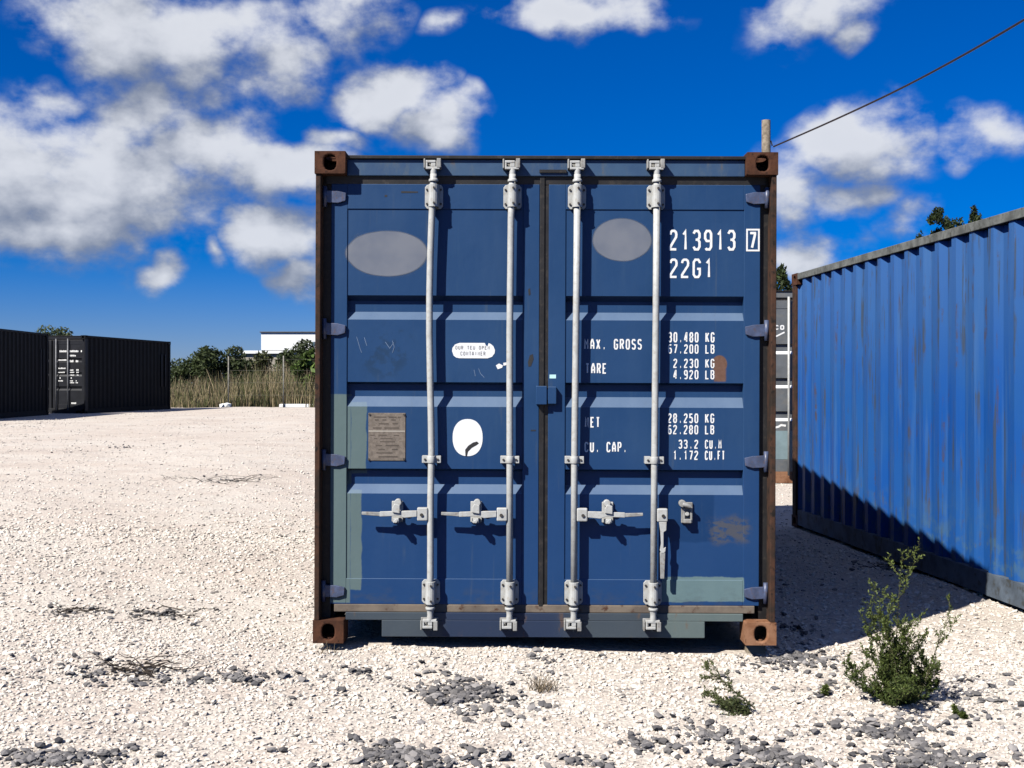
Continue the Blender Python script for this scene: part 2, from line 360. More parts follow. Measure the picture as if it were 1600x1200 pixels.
# ------------------------------------------------------------------ ground
def und(x, y):
    return (.010*np.sin(1.9*x + .7*y + 1) + .008*np.sin(-1.3*x + 2.3*y) + .006*np.sin(3.7*x + 3.1*y + 2) + .004*np.sin(6.3*x - 5.1*y + .5) + .003*np.sin(9*x + 11*y))
def gh(x, y):
    x = np.asarray(x, float); y = np.asarray(y, float)
    w = np.clip((1.0 - x) / 6.0, 0, 1); w = w * w * (3 - 2 * w)
    rise = .47 * (1 - np.exp(-np.clip(y + 1, 0, None) / 15.4))
    near = -.055 - .014 * np.clip(x, -3, 4)
    return near + w * rise + und(x, y) * .8
def at_ground(px, py):
    """point of the yard surface that the photograph shows at a pixel"""
    z = -.06
    for _ in range(12):
        d = (CH - z) * F / (py - 600); x = (px - 800) / F * d; y = d - D; z = float(gh(x, y))
    return x, y, z
def build_ground():
    def axis(lo, hi, st, far):
        a = list(np.arange(lo, hi + 1e-6, st)); g = st
        while a[-1] < far: g *= 1.22; a.append(a[-1] + g)
        g = st
        while a[0] > -far: g *= 1.22; a.insert(0, a[0] - g)
        return np.array(a)
    xs = axis(-9, 8, .09, 900); ys = axis(-3.6, 12, .10, 900)
    X, Y = np.meshgrid(xs, ys); Z = gh(X, Y)
    v = np.c_[X.ravel(), Y.ravel(), Z.ravel()]; nx, ny = len(xs), len(ys)
    i = np.arange(nx * ny).reshape(ny, nx); f = np.stack([i[:-1,:-1], i[:-1,1:], i[1:,1:], i[1:,:-1]], -1).reshape(-1, 4)
    m, t, b = base_mat('crushed_limestone', .95, 0, .1); o = t.node('ShaderNodeTexCoord').outputs['Object']
    n1 = t.noise(o, .55, 6, .6); n2 = t.noise(o, 3.2, 7, .65); n3 = t.noise(o, 42, 5, .7); n5 = t.noise(o, 13, 7, .72, off=(5, 2, 0))
    vo = t.node('ShaderNodeTexVoronoi'); t.l.new(o, vo.inputs['Vector']); vo.inputs['Scale'].default_value = 62
    vo2 = t.node('ShaderNodeTexVoronoi'); t.l.new(o, vo2.inputs['Vector']); vo2.inputs['Scale'].default_value = 26
    c = t.mix(t.smooth(n1, .35, .65), (.53, .465, .40), (.575, .525, .46))
    c = t.mix(t.math('MULTIPLY', t.smooth(n2, .45, .70), .5), c, (.49, .40, .335))
    c = t.mix(t.smooth(n3, .62, .74), c, (.30, .26, .225))
    c = t.mix(t.math('MULTIPLY', t.math('MULTIPLY', t.smooth(n5, .60, .68), t.smooth(n2, .45, .6)), .75), c, (.15, .135, .125))
    n6 = t.noise(o, 21, 4, .7, off=(1, 7, 0)); c = t.mix(t.math('MULTIPLY', t.smooth(n6, .61, .69), .65), c, (.22, .185, .16)); n7 = t.noise(o, 1.1, 7, .7, (.45, 1.6, 1), (3, 8, 0)); c = t.mix(t.math('MULTIPLY', t.smooth(n7, .50, .68), .40), c, (.36, .30, .26))
    br = t.node('ShaderNodeSeparateColor'); t.l.new(vo.outputs['Color'], br.inputs[0])
    c = t.mix(t.math('MULTIPLY', t.smooth(br.outputs[0], .80, .9), .45), c, (.33, .29, .26))
    t.l.new(c, b.inputs['Base Color'])
    h = t.math('ADD', t.math('MULTIPLY', vo.outputs['Distance'], -.8), t.math('MULTIPLY', vo2.outputs['Distance'], -1.2)); h = t.math('ADD', h, t.math('MULTIPLY', n3, .7))
    bump(t, b, h, .55, .010)
    o = link('ground', np_mesh('ground', v, f, m, smooth=True)); tag(o, 'pale crushed limestone yard with grey patches', kind='structure')
build_ground()

ICO_V = None
def ico():
    global ICO_V, ICO_F
    if ICO_V is None:
        bm = bmesh.new(); bmesh.ops.create_icosphere(bm, subdivisions=1, radius=1); ICO_V = np.array([v.co[:] for v in bm.verts]); ICO_F = np.array([[v.index for v in f.verts] for f in bm.faces]); bm.free()
    return ICO_V, ICO_F
def stones(name, xy, size, tint, flat=(.45, .85), label=None, sink=.25):
    bv, bf = ico(); n = len(xy); k = len(bv)
    sc = np.c_[np.ones(n), rng.uniform(.55, 1, n), rng.uniform(*flat, n)] * size[:, None]
    v = bv[None] * (1 + rng.uniform(-.28, .28, (n, k, 1))) * sc[:, None, :]
    a = rng.uniform(0, 6.283, n); tx = rng.normal(0, .25, n); ty = rng.normal(0, .25, n)
    x, y, z = v[..., 0], v[..., 1], v[..., 2]
    y, z = y * np.cos(tx)[:, None] - z * np.sin(tx)[:, None], y * np.sin(tx)[:, None] + z * np.cos(tx)[:, None]
    x, z = x * np.cos(ty)[:, None] + z * np.sin(ty)[:, None], -x * np.sin(ty)[:, None] + z * np.cos(ty)[:, None]
    x, y = x * np.cos(a)[:, None] - y * np.sin(a)[:, None], x * np.sin(a)[:, None] + y * np.cos(a)[:, None]
    g = gh(xy[:, 0], xy[:, 1]) + size * sink
    v = np.stack([x + xy[:, :1], y + xy[:, 1:2], z + g[:, None]], -1).reshape(-1, 3)
    f = (bf[None] + (np.arange(n) * k)[:, None, None]).reshape(-1, 3)
    o = link(name, np_mesh(name, v, f, M['stone'], np.repeat(tint, k, 0))); tag(o, label, kind='stuff'); return o
def vis_xy(n, d0, d1, spread=.80):
    d = np.sqrt(rng.uniform(d0 * d0, d1 * d1, n)); x = rng.uniform(-spread, spread, n) / KD * d; return np.c_[x, d - D]
# patches of darker rubble seen in the photograph: pixel centre and radii, amount
PATCH = [(725,1090,125,42,1.0),(640,1183,190,26,.9),(1200,1185,150,28,.8),(1235,1030,95,30,.8),(150,1052,130,24,.75),(370,1062,120,26,.55),(110,1188,130,22,.8),
         (1420,1150,170,36,.55),(1530,1085,100,26,.6),(1100,1150,80,30,.35),(560,1055,70,22,.4),(1385,890,60,16,.7),(1285,1075,60,30,.45),(255,962,60,16,.5),(110,957,60,18,.5),
         (1010,1165,60,20,.4),(840,1030,50,12,.3),(1450,1190,120,20,.7),(350,750,60,10,.6),(200,700,130,12,.5),(1240,985,60,22,.6),(900,1195,60,14,.35)]
def patch_points(per, smin, smax):
    out = []; sz = []
    for (px, py, rx, ry, w) in PATCH:
        n = int(per * w * rx * ry / 1000)
        for _ in range(n):
            a = rng.uniform(0, 6.283); r = abs(rng.normal(0, .60))
            X, Y, _z = at_ground(px + rx * r * math.cos(a), min(1290, max(640, py + ry * r * math.sin(a))))
            cl = math.sin(X * 9 + Y * 4) + math.sin(X * 4 - Y * 11 + 1) + math.sin(X * 17 + Y * 13)
            if cl < rng.normal(-.1, .9): continue
            out.append((X, Y)); sz.append(smin + (smax - smin) * rng.random() ** 2.8)
    return np.array(out), np.array(sz)
def build_gravel():
    def light(n):
        k = rng.random(n)[:, None]; b = np.array([.71, .665, .585]) * (1 - k) + np.array([.62, .535, .455]) * k
        b *= rng.uniform(.86, 1.10, n)[:, None]; d = rng.random(n) < .035; b[d] = np.array([.26, .235, .215]) * rng.uniform(.6, 1.2, d.sum())[:, None]; return np.clip(b, 0, .86)
    a = vis_xy(40000, 3.7, 6.8); b = vis_xy(26000, 6.8, 10.5, .78)
    n = 36000; d = 10.0 + 34 * rng.random(n) ** 2.0; c = np.c_[rng.uniform(-.76, .70, n) / KD * d, d - D]
    xy = np.r_[a, b, c]; sz = np.r_[rng.gamma(5, .0017, len(a)).clip(.004, .020), rng.gamma(5, .0021, len(b)).clip(.005, .022), rng.gamma(5, .0024, len(c)).clip(.006, .024)]
    inb = (xy[:, 1] > .1) & (xy[:, 0] > -1.0) & (xy[:, 0] < 1.35); xy, sz = xy[~inb], sz[~inb]
    stones('gravel', xy, sz, light(len(xy)), (.35, .65), 'loose pale limestone gravel covering the yard', .12)
    pts, ps = patch_points(270, .005, .027)
    k = rng.random(len(pts))[:, None]; t = (np.array([.09, .088, .092]) * k + np.array([.25, .235, .225]) * (1 - k)) * rng.uniform(.6, 1.25, (len(pts), 1))
    stones('dark_rubble', pts, ps, t, (.25, .55), 'dark grey rubble chips lying in patches on the gravel', .45)
build_gravel()

# ------------------------------------------------------------------ lettering: a plain stroke alphabet, 4 wide and 7 high
O_ = [(0,1),(0,6),(1,7),(3,7),(4,6),(4,1),(3,0),(1,0),(0,1)]
GL = {'0':[O_],'1':[[(1,5.6),(2.4,7),(2.4,0)]],'2':[[(0,5.6),(.3,6.5),(1.2,7),(2.8,7),(3.7,6.5),(4,5.6),(3.8,4.6),(0,.9),(0,0),(4,0)]],
 '3':[[(0,6),(1,7),(3,7),(4,6),(4,4.6),(3,3.7),(1.4,3.7)],[(3,3.7),(4,2.8),(4,1),(3,0),(1,0),(0,1)]],'4':[[(3,0),(3,7),(2.4,7),(0,2.2),(0,1.7),(4,1.7)]],
 '5':[[(4,7),(.3,7),(.2,4.2),(3,4.2),(4,3.3),(4,1),(3,0),(1,0),(0,1)]],'6':[[(3.6,6.5),(3,7),(1,7),(0,6),(0,1),(1,0),(3,0),(4,1),(4,3),(3,4),(.4,4)]],
 '7':[[(0,7),(4,7),(4,6.2),(1.6,0)]],'8':[[(1,3.7),(0,4.6),(0,6),(1,7),(3,7),(4,6),(4,4.6),(3,3.7),(1,3.7),(0,2.8),(0,1),(1,0),(3,0),(4,1),(4,2.8),(3,3.7)]],
 '9':[[(.4,.5),(1,0),(3,0),(4,1),(4,6),(3,7),(1,7),(0,6),(0,4.2),(1,3.2),(3.6,3.2)]],'.':[[(1.5,.45),(2.5,.45)]],
 'A':[[(0,0),(0,4),(1.6,7),(2.4,7),(4,4),(4,0)],[(.4,2.4),(3.6,2.4)]],'B':[[(0,0),(0,7),(3,7),(3.9,6.2),(3.9,4.6),(3,3.8),(.4,3.8)],[(3,3.8),(4,2.9),(4,.9),(3,0),(.4,0)]],
 'C':[[(4,5.6),(4,6),(3,7),(1,7),(0,6),(0,1),(1,0),(3,0),(4,1),(4,1.4)]],'E':[[(4,7),(0,7),(0,0),(4,0)],[(.4,3.6),(3,3.6)]],'F':[[(4,7),(0,7),(0,0)],[(.4,3.6),(3,3.6)]],
 'G':[[(4,5.6),(4,6),(3,7),(1,7),(0,6),(0,1),(1,0),(3,0),(4,1),(4,3.3),(2.2,3.3)]],'K':[[(0,0),(0,7)],[(4,7),(.5,3.4)],[(1.4,3.9),(4,0)]],'L':[[(0,7),(0,0),(4,0)]],
 'M':[[(0,0),(0,7),(2,3.6),(4,7),(4,0)]],'N':[[(0,0),(0,7),(4,0),(4,7)]],'O':[O_],'P':[[(0,0),(0,7),(3,7),(4,6),(4,4.4),(3,3.4),(.4,3.4)]],
 'R':[[(0,0),(0,7),(3,7),(4,6),(4,4.6),(3,3.6),(.4,3.6)],[(2,3.4),(4,0)]],'S':[[(4,6),(3,7),(1,7),(0,6),(0,4.6),(1,3.7),(3,3.4),(4,2.6),(4,1),(3,0),(1,0),(0,1)]],
 'T':[[(0,7),(4,7)],[(2,6.7),(2,0)]],'U':[[(0,7),(0,1),(1,0),(3,0),(4,1),(4,7)]],'X':[[(0,0),(4,7)],[(0,7),(4,0)]],'I':[[(2,0),(2,7)]]}
def ribbon(mb, pts, w, y):
    pts = [Vector((p[0], p[1])) for p in pts]; closed = (pts[0] - pts[-1]).length < 1e-6
    if closed: pts = pts[:-1]
    n = len(pts); Lf = []; Rt = []
    for i in range(n):
        a = (pts[i] - pts[i-1]).normalized() if (i > 0 or closed) else None
        b = (pts[(i+1) % n] - pts[i]).normalized() if (i < n-1 or closed) else None
        if a is None: a = b
        if b is None: b = a
        m = (a + b); m = m.normalized() if m.length > .2 else a
        nrm = Vector((-m.y, m.x)); k = min(1.8, 1 / max(.35, nrm.dot(Vector((-a.y, a.x))))) * w / 2
        Lf.append(pts[i] + nrm * k); Rt.append(pts[i] - nrm * k)
    vs = [(p.x, y, p.y) for p in Lf] + [(p.x, y, p.y) for p in Rt]
    mb.add(vs, [(n + i, n + (i+1) % n, (i+1) % n, i) for i in range(n if closed else n - 1)])
def lettering(mb, text, x, z, h, pitch, y, cw=None, stroke=.115):
    cw = cw or pitch * .72; sw = h * stroke; ux = (cw - sw) / 4; uz = (h - sw) / 7
    for k, ch in enumerate(text):
        for j, st in enumerate(GL.get(ch, [])):
            ribbon(mb, [(x + k*pitch + sw/2 + a*ux, z + sw/2 + b*uz) for a, b in st], sw * (1.5 if ch == '.' else 1), y - j * .0003)

# ------------------------------------------------------------------ containers
LX0 = 1.049
def PX(px, d=0.0): return (px - 800) * (D + d) / F + LX0
def PZ(py, d=0.0): return CH + (600 - py) * (D + d) / F - .002
W_, L_, H_ = 2.438, 6.058, 2.591

def casting_mesh(mat):
    """hollow corner casting 0.162 x 0.178 x 0.118 with oval holes in its front (y=0), side (x=0) and end (z=0) faces; local origin at that outer corner"""
    a, b, c = .162, .178, .118; mb = MB(); N = 16
    def face(u1, v1, hu, hv, mp, tun):
        cu, cv = u1 / 2, v1 / 2; outer = []; inner = []; deep = []
        for k in range(N):
            q = 2 * math.pi * (k + .5) / N; cq, sq = math.cos(q), math.sin(q)
            s = min(cu / abs(cq) if abs(cq) > 1e-6 else 9, cv / abs(sq) if abs(sq) > 1e-6 else 9)
            outer.append((cu + cq * s, cv + sq * s))
            e = 1 / ((abs(cq / hu)) ** 2.6 + (abs(sq / hv)) ** 2.6) ** (1 / 2.6); inner.append((cu + cq * e, cv + sq * e))
        vs = [mp(u, v, 0) for u, v in outer] + [mp(u, v, 0) for u, v in inner] + [mp(u, v, tun) for u, v in inner]
        fs = [(k, (k+1) % N, N + (k+1) % N, N + k) for k in range(N)] + [(N + k, N + (k+1) % N, 2*N + (k+1) % N, 2*N + k) for k in range(N)]
        # rectangle corners between the ray points
        o = len(vs); cor = [(u1, v1), (0, v1), (0, 0), (u1, 0)]; vs += [mp(u, v, 0) for u, v in cor]
        for ci, (u, v) in enumerate(cor):
            for k in range(N):
                p, q2 = outer[k], outer[(k+1) % N]
                on = lambda P: (abs(P[0] - u) < 1e-6, abs(P[1] - v) < 1e-6)
                if (on(p)[0] and on(q2)[1]) or (on(p)[1] and on(q2)[0]): fs.append((k, o + ci, (k+1) % N))
        mb.add(vs, fs)
    face(a, c, .034, .042, lambda u, v, w: (u, w, v), .026)
    face(b, c, .038, .036, lambda u, v, w: (w, u, v), .026)
    face(a, b, .032, .060, lambda u, v, w: (u, v, w), .026)
    mb.add([(a,0,0),(a,b,0),(a,b,c),(a,0,c)], [(0,1,2,3)]); mb.add([(0,b,0),(a,b,0),(a,b,c),(0,b,c)], [(0,1,2,3)]); mb.add([(0,0,c),(a,0,c),(a,b,c),(0,b,c)], [(0,1,2,3)])
    me = bpy.data.meshes.new('corner_casting'); me.from_pydata(mb.v, [], mb.f); me.materials.append(mat)
    bm = bmesh.new(); bm.from_mesh(me); bmesh.ops.remove_doubles(bm, verts=bm.verts, dist=1e-5); bmesh.ops.recalc_face_normals(bm, faces=bm.faces); bm.to_mesh(me); bm.free()
    return me
CAST = {}
def castings(root, L, H, mat, mat2=None):
    for k in ('a', 'b'):
        mm = mat if k == 'a' or not mat2 else mat2
        if mm.name not in CAST: CAST[mm.name] = casting_mesh(mm)
    for ix in (0, 1):
        for iy in (0, 1):
            for iz in (0, 1):
                me = CAST[(mat2 if mat2 and ix == 1 and iz == 0 else mat).name]
                o = link('corner_casting', me, root, .007)
                o.location = (ix * W_, iy * L - (.015 if iy == 0 else 0), iz * H); o.scale = (-1 if ix else 1, -1 if iy else 1, -1 if iz else 1)

def corr(pos0, pos1, depth, pitch=.278):
    """trapezoid profile: list of (along, in)"""
    n = round((pos1 - pos0) / pitch); p = (pos1 - pos0) / n; out = []
    for k in range(n):
        s = pos0 + k * p; out += [(s, 0), (s + p*.26, 0), (s + p*.5, depth), (s + p*.76, depth)]
    return out + [(pos1, 0)]
def shell(root, L, H, wall, rail, roofm, rustm, rustm2=None, postm=None):
    """everything but the door end: castings, posts, rails, corrugated walls, roof, floor"""
    castings(root, L, H, rustm, rustm2)
    postm = postm or rail
    for x0, x1 in ((.0, .05), (W_ - .05, W_)):
        MB().box(x0 + .004, x1 - .004, .178, L - .178, H - .068, H - .004).build('top_rail', roofm, root, .004)
        s = 1 if x0 == 0 else -1; xo = x0 + .006 if s == 1 else x1 - .006
        mb = MB(); mb.box(min(xo, xo + s*.012), max(xo, xo + s*.012), .178, L - .178, .03, .185)
        mb.box(min(xo + s*.012, xo + s*.07), max(xo + s*.012, xo + s*.07), .178, L - .178, .03, .042); mb.box(min(xo + s*.012, xo + s*.05), max(xo + s*.012, xo + s*.05), .178, L - .178, .173, .185)
        mb.build('bottom_rail', rail, root)
        pr = corr(.10, L - .10, .036); xi = x0 + .016 if s == 1 else x1 - .016
        mb = MB(); n = len(pr)
        mb.add([(xi + s*d, y, .186) for y, d in pr] + [(xi + s*d, y, H - .069) for y, d in pr], [(i, i+1, n+i+1, n+i) for i in range(n-1)]); mb.build('side_wall', wall, root)
    # far end
    for x0, x1 in ((.004, .11), (W_ - .11, W_ - .004)):
        MB().box(x0, x1, L - .12, L - .006, .118, H - .118).build('corner_post', postm, root, .006)
    MB().box(.162, W_ - .162, L - .09, L - .012, H - .11, H - .006).build('end_header', rail, root, .004)
    MB().box(.162, W_ - .162, L - .09, L - .012, .03, .17).build('end_sill', rail, root, .004)
    pr = corr(.11, W_ - .11, .045, .25); n = len(pr); mb = MB()
    mb.add([(x, L - .03 - d, .170) for x, d in pr] + [(x, L - .03 - d, H - .11) for x, d in pr], [(i, i+1, n+i+1, n+i) for i in range(n-1)]); mb.build('end_wall', wall, root)
    pr = corr(.13, L - .10, .02, .21); n = len(pr); mb = MB()
    mb.add([(.05, y, H - .012 - d) for y, d in pr] + [(W_ - .05, y, H - .012 - d) for y, d in pr], [(i, i+1, n+i+1, n+i) for i in range(n-1)]); mb.build('roof', roofm, root)
    MB().box(.06, W_ - .06, .20, L - .1, .15, .18).build('floor', rail, root)

# groove pattern of the doors: (top, start of the recess floor, end of it, bottom) as heights
GROOVES = [(PZ(462,.065), PZ(471,.1), PZ(488,.1), PZ(500,.065)), (PZ(597.5,.065), PZ(600,.1), PZ(620,.1), PZ(636,.065)), (PZ(733,.065), PZ(730,.1), PZ(757,.1), PZ(772,.065))]
BAR_X = [PX(672,.03), PX(795.5,.03), PX(897.5,.03), PX(1022,.03)]
Z_TOP, Z_BOT = PZ(288,.06), PZ(945,.06)
HZ = (PZ(308,.05), PZ(515,.05), PZ(720,.05), PZ(925,.05))
LEAF = [(PX(512,.06), PX(540,.06), PX(815,.06), PX(840.5,.06)), (PX(855,.06), PX(881.5,.06), PX(1160,.06), PX(1187,.06))]
LEAF[0] = (.078,) + LEAF[0][1:]; LEAF[1] = LEAF[1][:3] + (W_ - .078,)

def door_leaf(root, k, m_paint, grooves=GROOVES, zt=Z_TOP, zb=Z_BOT, rail_t=PZ(327,.06), rail_b=PZ(905,.06)):
    x0, x1, x2, x3 = LEAF[k]; mb = MB(); y0, y1 = .060, .112
    mb.box(x0, x1, y0, y1, zb, zt); mb.box(x2, x3, y0, y1, zb, zt); mb.box(x1, x2, y0, y1, rail_t, zt); mb.box(x1, x2, y0, y1, zb, rail_b)
    door = mb.build('door', m_paint, root, .0025)
    prof = [(.0655, rail_t + .004)]
    for a, b, c, d in grooves: prof += [(.0655, a), (.100, min(b, a - .012)), (.100, c), (.0655, d)]
    prof.append((.0655, rail_b - .004))
    MB().sheet(prof, x1 - .002, x2 + .002).build('panel', m_paint, door, recalc=False)
    return door
def door_frame(root, H, m_head, m_post, m_sill, m_lip, simple=False, zt=Z_TOP, zb=Z_BOT):
    for s in (0, 1):
        fx = (lambda x: x) if s == 0 else (lambda x: W_ - x)
        bx = lambda mb, a, b, *r: mb.box(min(fx(a), fx(b)), max(fx(a), fx(b)), *r)
        mb = MB(); bx(mb, .005, .032, -.006, .163, .118, H - .118); bx(mb, .032, .10, .118, .163, .118, H - .118)
        mb.build('corner_post', m_post, root, .004)
        mb = MB(); bx(mb, .032, .078, .085, .117, .118, H - .118); mb.build('side_gasket', M['rubber'], root)
    MB().box(.162, W_ - .162, .05, .15, PZ(275,.05) + (H - H_), H - .030).build('header', m_head, root, .004)
    MB().box(.150, W_ - .150, .034, .16, H - .030, H - .012).build('header_cap', M['rubber'], root, .003)
    MB().box(.05, W_ - .05, .066, .118, zt, PZ(275,.05) + (H - H_)).build('top_gasket', M['rubber'], root)
    xa, xb = PX(596,.05), PX(1101,.05); zc, z1, z0 = PZ(970,.05), PZ(958,.05), .022
    mb = MB(); mb.box(.163, W_ - .163, .052, .15, zc, z1); mb.box(xa, xb, .052, .15, z0, zc)
    mb.build('sill', m_sill, root, .003)
    MB().box(.10, W_ - .10, .058, .118, z1, zb).build('threshold', m_lip, root, .005)

def hinge(door, root, k, z, mat):
    s = 1 if k == 0 else -1; xb = .040 if k == 0 else W_ - .040
    P = lambda a, b: (xb + s * a, z + b)
    pts = [P(0, -.030), P(.075, -.034), P(.115, -.022), P(.118, .020), P(.075, .030), P(0, .034)]
    if s < 0: pts = pts[::-1]
    h = MB().prism(pts, .046, .0597).build('hinge', mat, door, .003)
    mb = MB().tube([(xb + s*.004, .052, z - .055), (xb + s*.004, .052, z + .055)], .013, 10); mb.build('pin', mat, root)
GUIDE = {}
def guide_mesh(mat):
    """bar bracket: flat plate with chamfered corners and a half round housing over the bar, local origin on the bar axis at its middle"""
    mb = MB(); w, h = .048, .064
    pts = [(-w, -h+.014), (-w+.012, -h), (w-.012, -h), (w, -h+.014), (w, h-.014), (w-.012, h), (-w+.012, h), (-w, h-.014)]
    mb.prism(pts, .037, .0495)
    n = 9; r = .0265; arc = [(-r * math.cos(math.pi * i / (n-1)), -r * math.sin(math.pi * i / (n-1)) ) for i in range(n)]
    arc = [(-r, .0375)] + arc + [(r, .0375)]; m = len(arc)
    mb.add([(x, y, -h + .004) for x, y in arc] + [(x, y, h - .004) for x, y in arc], [(i, i+1, m+i+1, m+i) for i in range(m-1)] + [tuple(range(m-1, -1, -1)), tuple(range(m, 2*m))])
    me = bpy.data.meshes.new('bar_guide'); me.from_pydata(mb.v, [], mb.f); me.materials.append(mat)
    bm = bmesh.new(); bm.from_mesh(me); bmesh.ops.recalc_face_normals(bm, faces=bm.faces); bm.to_mesh(me); bm.free(); return me
def lock_bar(door, root, x, mat, path=None, detail=True, zt=Z_TOP, zb=Z_BOT, flip=1):
    yb = .010; zhi, zlo = zt + .082, zb - .085
    path = path or [(x, yb, zlo + .03), (x, yb, zhi - .03)]
    MB().tube(path, .0178, 14).build('lock_bar', mat, door)
    if not detail: return
    xt, xbm = path[-1][0], path[0][0]
    if 'g' not in GUIDE: GUIDE['g'] = guide_mesh(M['galv']); b = MB().tube([(0, 0, 0), (0, -.006, 0)], .0058, 8); t = b.build('bolt', M['bolt']); GUIDE['b'] = t.data; bpy.data.objects.remove(t)
    for zz, xx in ((PZ(307,.03), xt), (PZ(926,.03), xbm)):
        g = link('bar_guide', GUIDE['g'], door, .002); g.location = (xx, yb, zz)
        for sx in (-.037, .037):
            for sz in (-.038, .038):
                o = link('bolt', GUIDE['b'], door); o.location = (xx + sx, yb + .037, zz + sz)
        for sz in (-.040, .040):
            o = link('bolt', GUIDE['b'], door); o.location = (xx + .004, yb - .0262, zz + sz)
    # cam ends and their keepers, top and bottom
    for s, z0, xx in ((1, zt, xt), (-1, zb, xbm)):
        zc = z0 + s * .096
        mb = MB(); mb.tube([(xx, yb, z0 + s*.004), (xx, yb, z0 + s*.018), (xx, yb, z0 + s*.020), (xx, yb, z0 + s*.045), (xx, yb, z0 + s*.075)], [.026, .025, .019, .016, .020], 14)
        q = lambda a, b: tuple(sorted((zc + s*a, zc + s*b)))
        lo, hi = q(-.028, -.014); mb.box(xx - .040, xx + .034, yb - .018, yb + .016, lo, hi)
        lo, hi = q(.006, .020); mb.box(xx - .040, xx + .012, yb - .018, yb + .016, lo, hi)
        lo, hi = q(-.0145, .0065); mb.box(xx - .012, xx + .012, yb - .016, yb + .014, lo, hi)
        mb.box(xx - .040, xx - .030, yb - .017, yb - .004, min(zc - s*.02, zc + s*.012), max(zc - s*.02, zc + s*.012))
        mb.build('cam', mat, door, .003)
        mb = MB(); lo, hi = q(-.020, .030)
        mb.box(xx + .018, xx + .040, -.010, .0505, lo, hi); mb.box(xx - .052, xx - .043, .002, .0505, lo, hi); mb.box(xx - .052, xx + .040, .042, .0510, min(zc - .022, zc + .03), max(zc - .022, zc + .03))
        mb.build('cam_keeper', M['galv_dull'], root, .003)
    # mid guide strap
    zm = PZ(718,.03); xm = np.interp(zm, [p[2] for p in path], [p[0] for p in path])
    mb = MB(); mb.box(xm - .050, xm - .018, .010, .0645, zm - .019, zm + .019); mb.box(xm + .018, xm + .050, .010, .0645, zm - .019, zm + .019)
    mb.tube([(xm, yb, zm - .019), (xm, yb, zm + .019)], .0225, 14); mb.build('mid_guide', M['galv'], door, .002)
    for sx in (-.034, .034):
        o = link('bolt', GUIDE['b'], door); o.location = (xm + sx, .011, zm)
def handle_set(door, xb, s, hang=False):
    """lever on a hub of the bar, and the catch that holds it; s = -1 lever points left, 1 right"""
    zc = PZ(803,.02)
    mb = MB(); mb.box(min(xb + s*.012, xb + s*.068), max(xb + s*.012, xb + s*.068), -.012, .022, zc - .036, zc + .034); mb.build('handle_hub', M['galv'], door, .006)
    MB().tube([(xb + s*.044, -.0125, zc - .004), (xb + s*.044, -.018, zc - .004)], .009, 10).build('bolt', M['bolt'], door)
    if not hang:
        X = lambda a: xb + s * a
        def bar(prof, y0, y1, mat, name):
            p = [(X(a), zc + b) for a, b in prof]
            if s < 0: p = p[::-1]
            MB().prism(p, y0, y1).build(name, mat, door, .0025)
        bar([(.069, -.014), (.135, -.020), (.165, -.010), (.265, -.014), (.265, .012), (.16, .016), (.069, .018)], -.014, .006, M['galv'], 'handle')
        bar([(.262, -.012), (.360, -.005), (.360, .011), (.262, .009)], -.012, .002, M['galv_dull'], 'grip')
        xc = X(.178)
    else:
        pts = [(xb + .022, zc - .036), (xb + .062, zc - .036), (xb + .060, zc - .080), (xb + .046, zc - .090), (xb + .046, zc - .175), (xb + .058, zc - .168), (xb + .056, zc - .190),
               (xb + .048, zc - .200), (xb + .034, zc - .200), (xb + .028, zc - .186), (xb + .034, zc - .150), (xb + .030, zc - .085)]
        MB().prism(pts[::-1], -.014, .006).build('handle', M['galv'], door, .002)
        MB().prism([(xb + .028, zc - .196), (xb + .056, zc - .196), (xb + .051, zc - .335), (xb + .031, zc - .335)][::-1], -.012, .002).build('grip', M['galv_dull'], door, .003)
        xc = PX(1071,.03) + .008
    # catch: back plate, post and swivelling latch
    mb = MB(); mb.box(xc - .030, xc + .030, .052, .0645, zc - .048, zc + .062); mb.box(xc - .020, xc + .020, .006 if not hang else .020, .0525, zc - .046, zc - .024)
    mb.tube([(xc - s*.006 if not hang else xc - .028, .010, zc + .058), (xc - s*.006 if not hang else xc - .028, .0525, zc + .058)], .019, 12)
    if not hang:
        p = [(xc - .020, zc + .010), (xc + .020, zc + .004), (xc + .020, zc + .048), (xc - .008, zc + .056), (xc - .020, zc + .034)]
        mb.prism(p, -.024, -.0145); mb.box(xc - .015, xc + .015, -.023, .0065, zc - .046, zc - .0205)
        mb.tube([(xc, -.014, zc - .036), (xc, -.030, zc - .036)], .010, 10)
    else:
        mb.tube([(xc - .028, .016, zc + .056), (xc + .016, .018, zc + .040)], .012, 10); mb.box(xc - .024, xc - .012, .030, .0525, zc - .046, zc + .034); mb.box(xc + .014, xc + .026, .030, .0525, zc - .046, zc + .034)
        mb.tube([(xc - .002, .026, zc + .004), (xc - .002, .044, zc - .006)], .012, 10)
    mb.build('handle_catch', M['galv_dull'] if hang else M['galv'], door, .003)

def rounded(cx, cz, rx, rz, power=2.0, n=40):
    out = []
    for k in range(n):
        q = 2 * math.pi * k / n; c, s = math.cos(q), math.sin(q)
        out.append((cx + rx * math.copysign(abs(c) ** (2/power), c), cz + rz * math.copysign(abs(s) ** (2/power), s)))
    return out
def flat(name, pts, y, mat, parent, th=.0006):
    return MB().prism(pts, y, y + th).build(name, mat, parent)

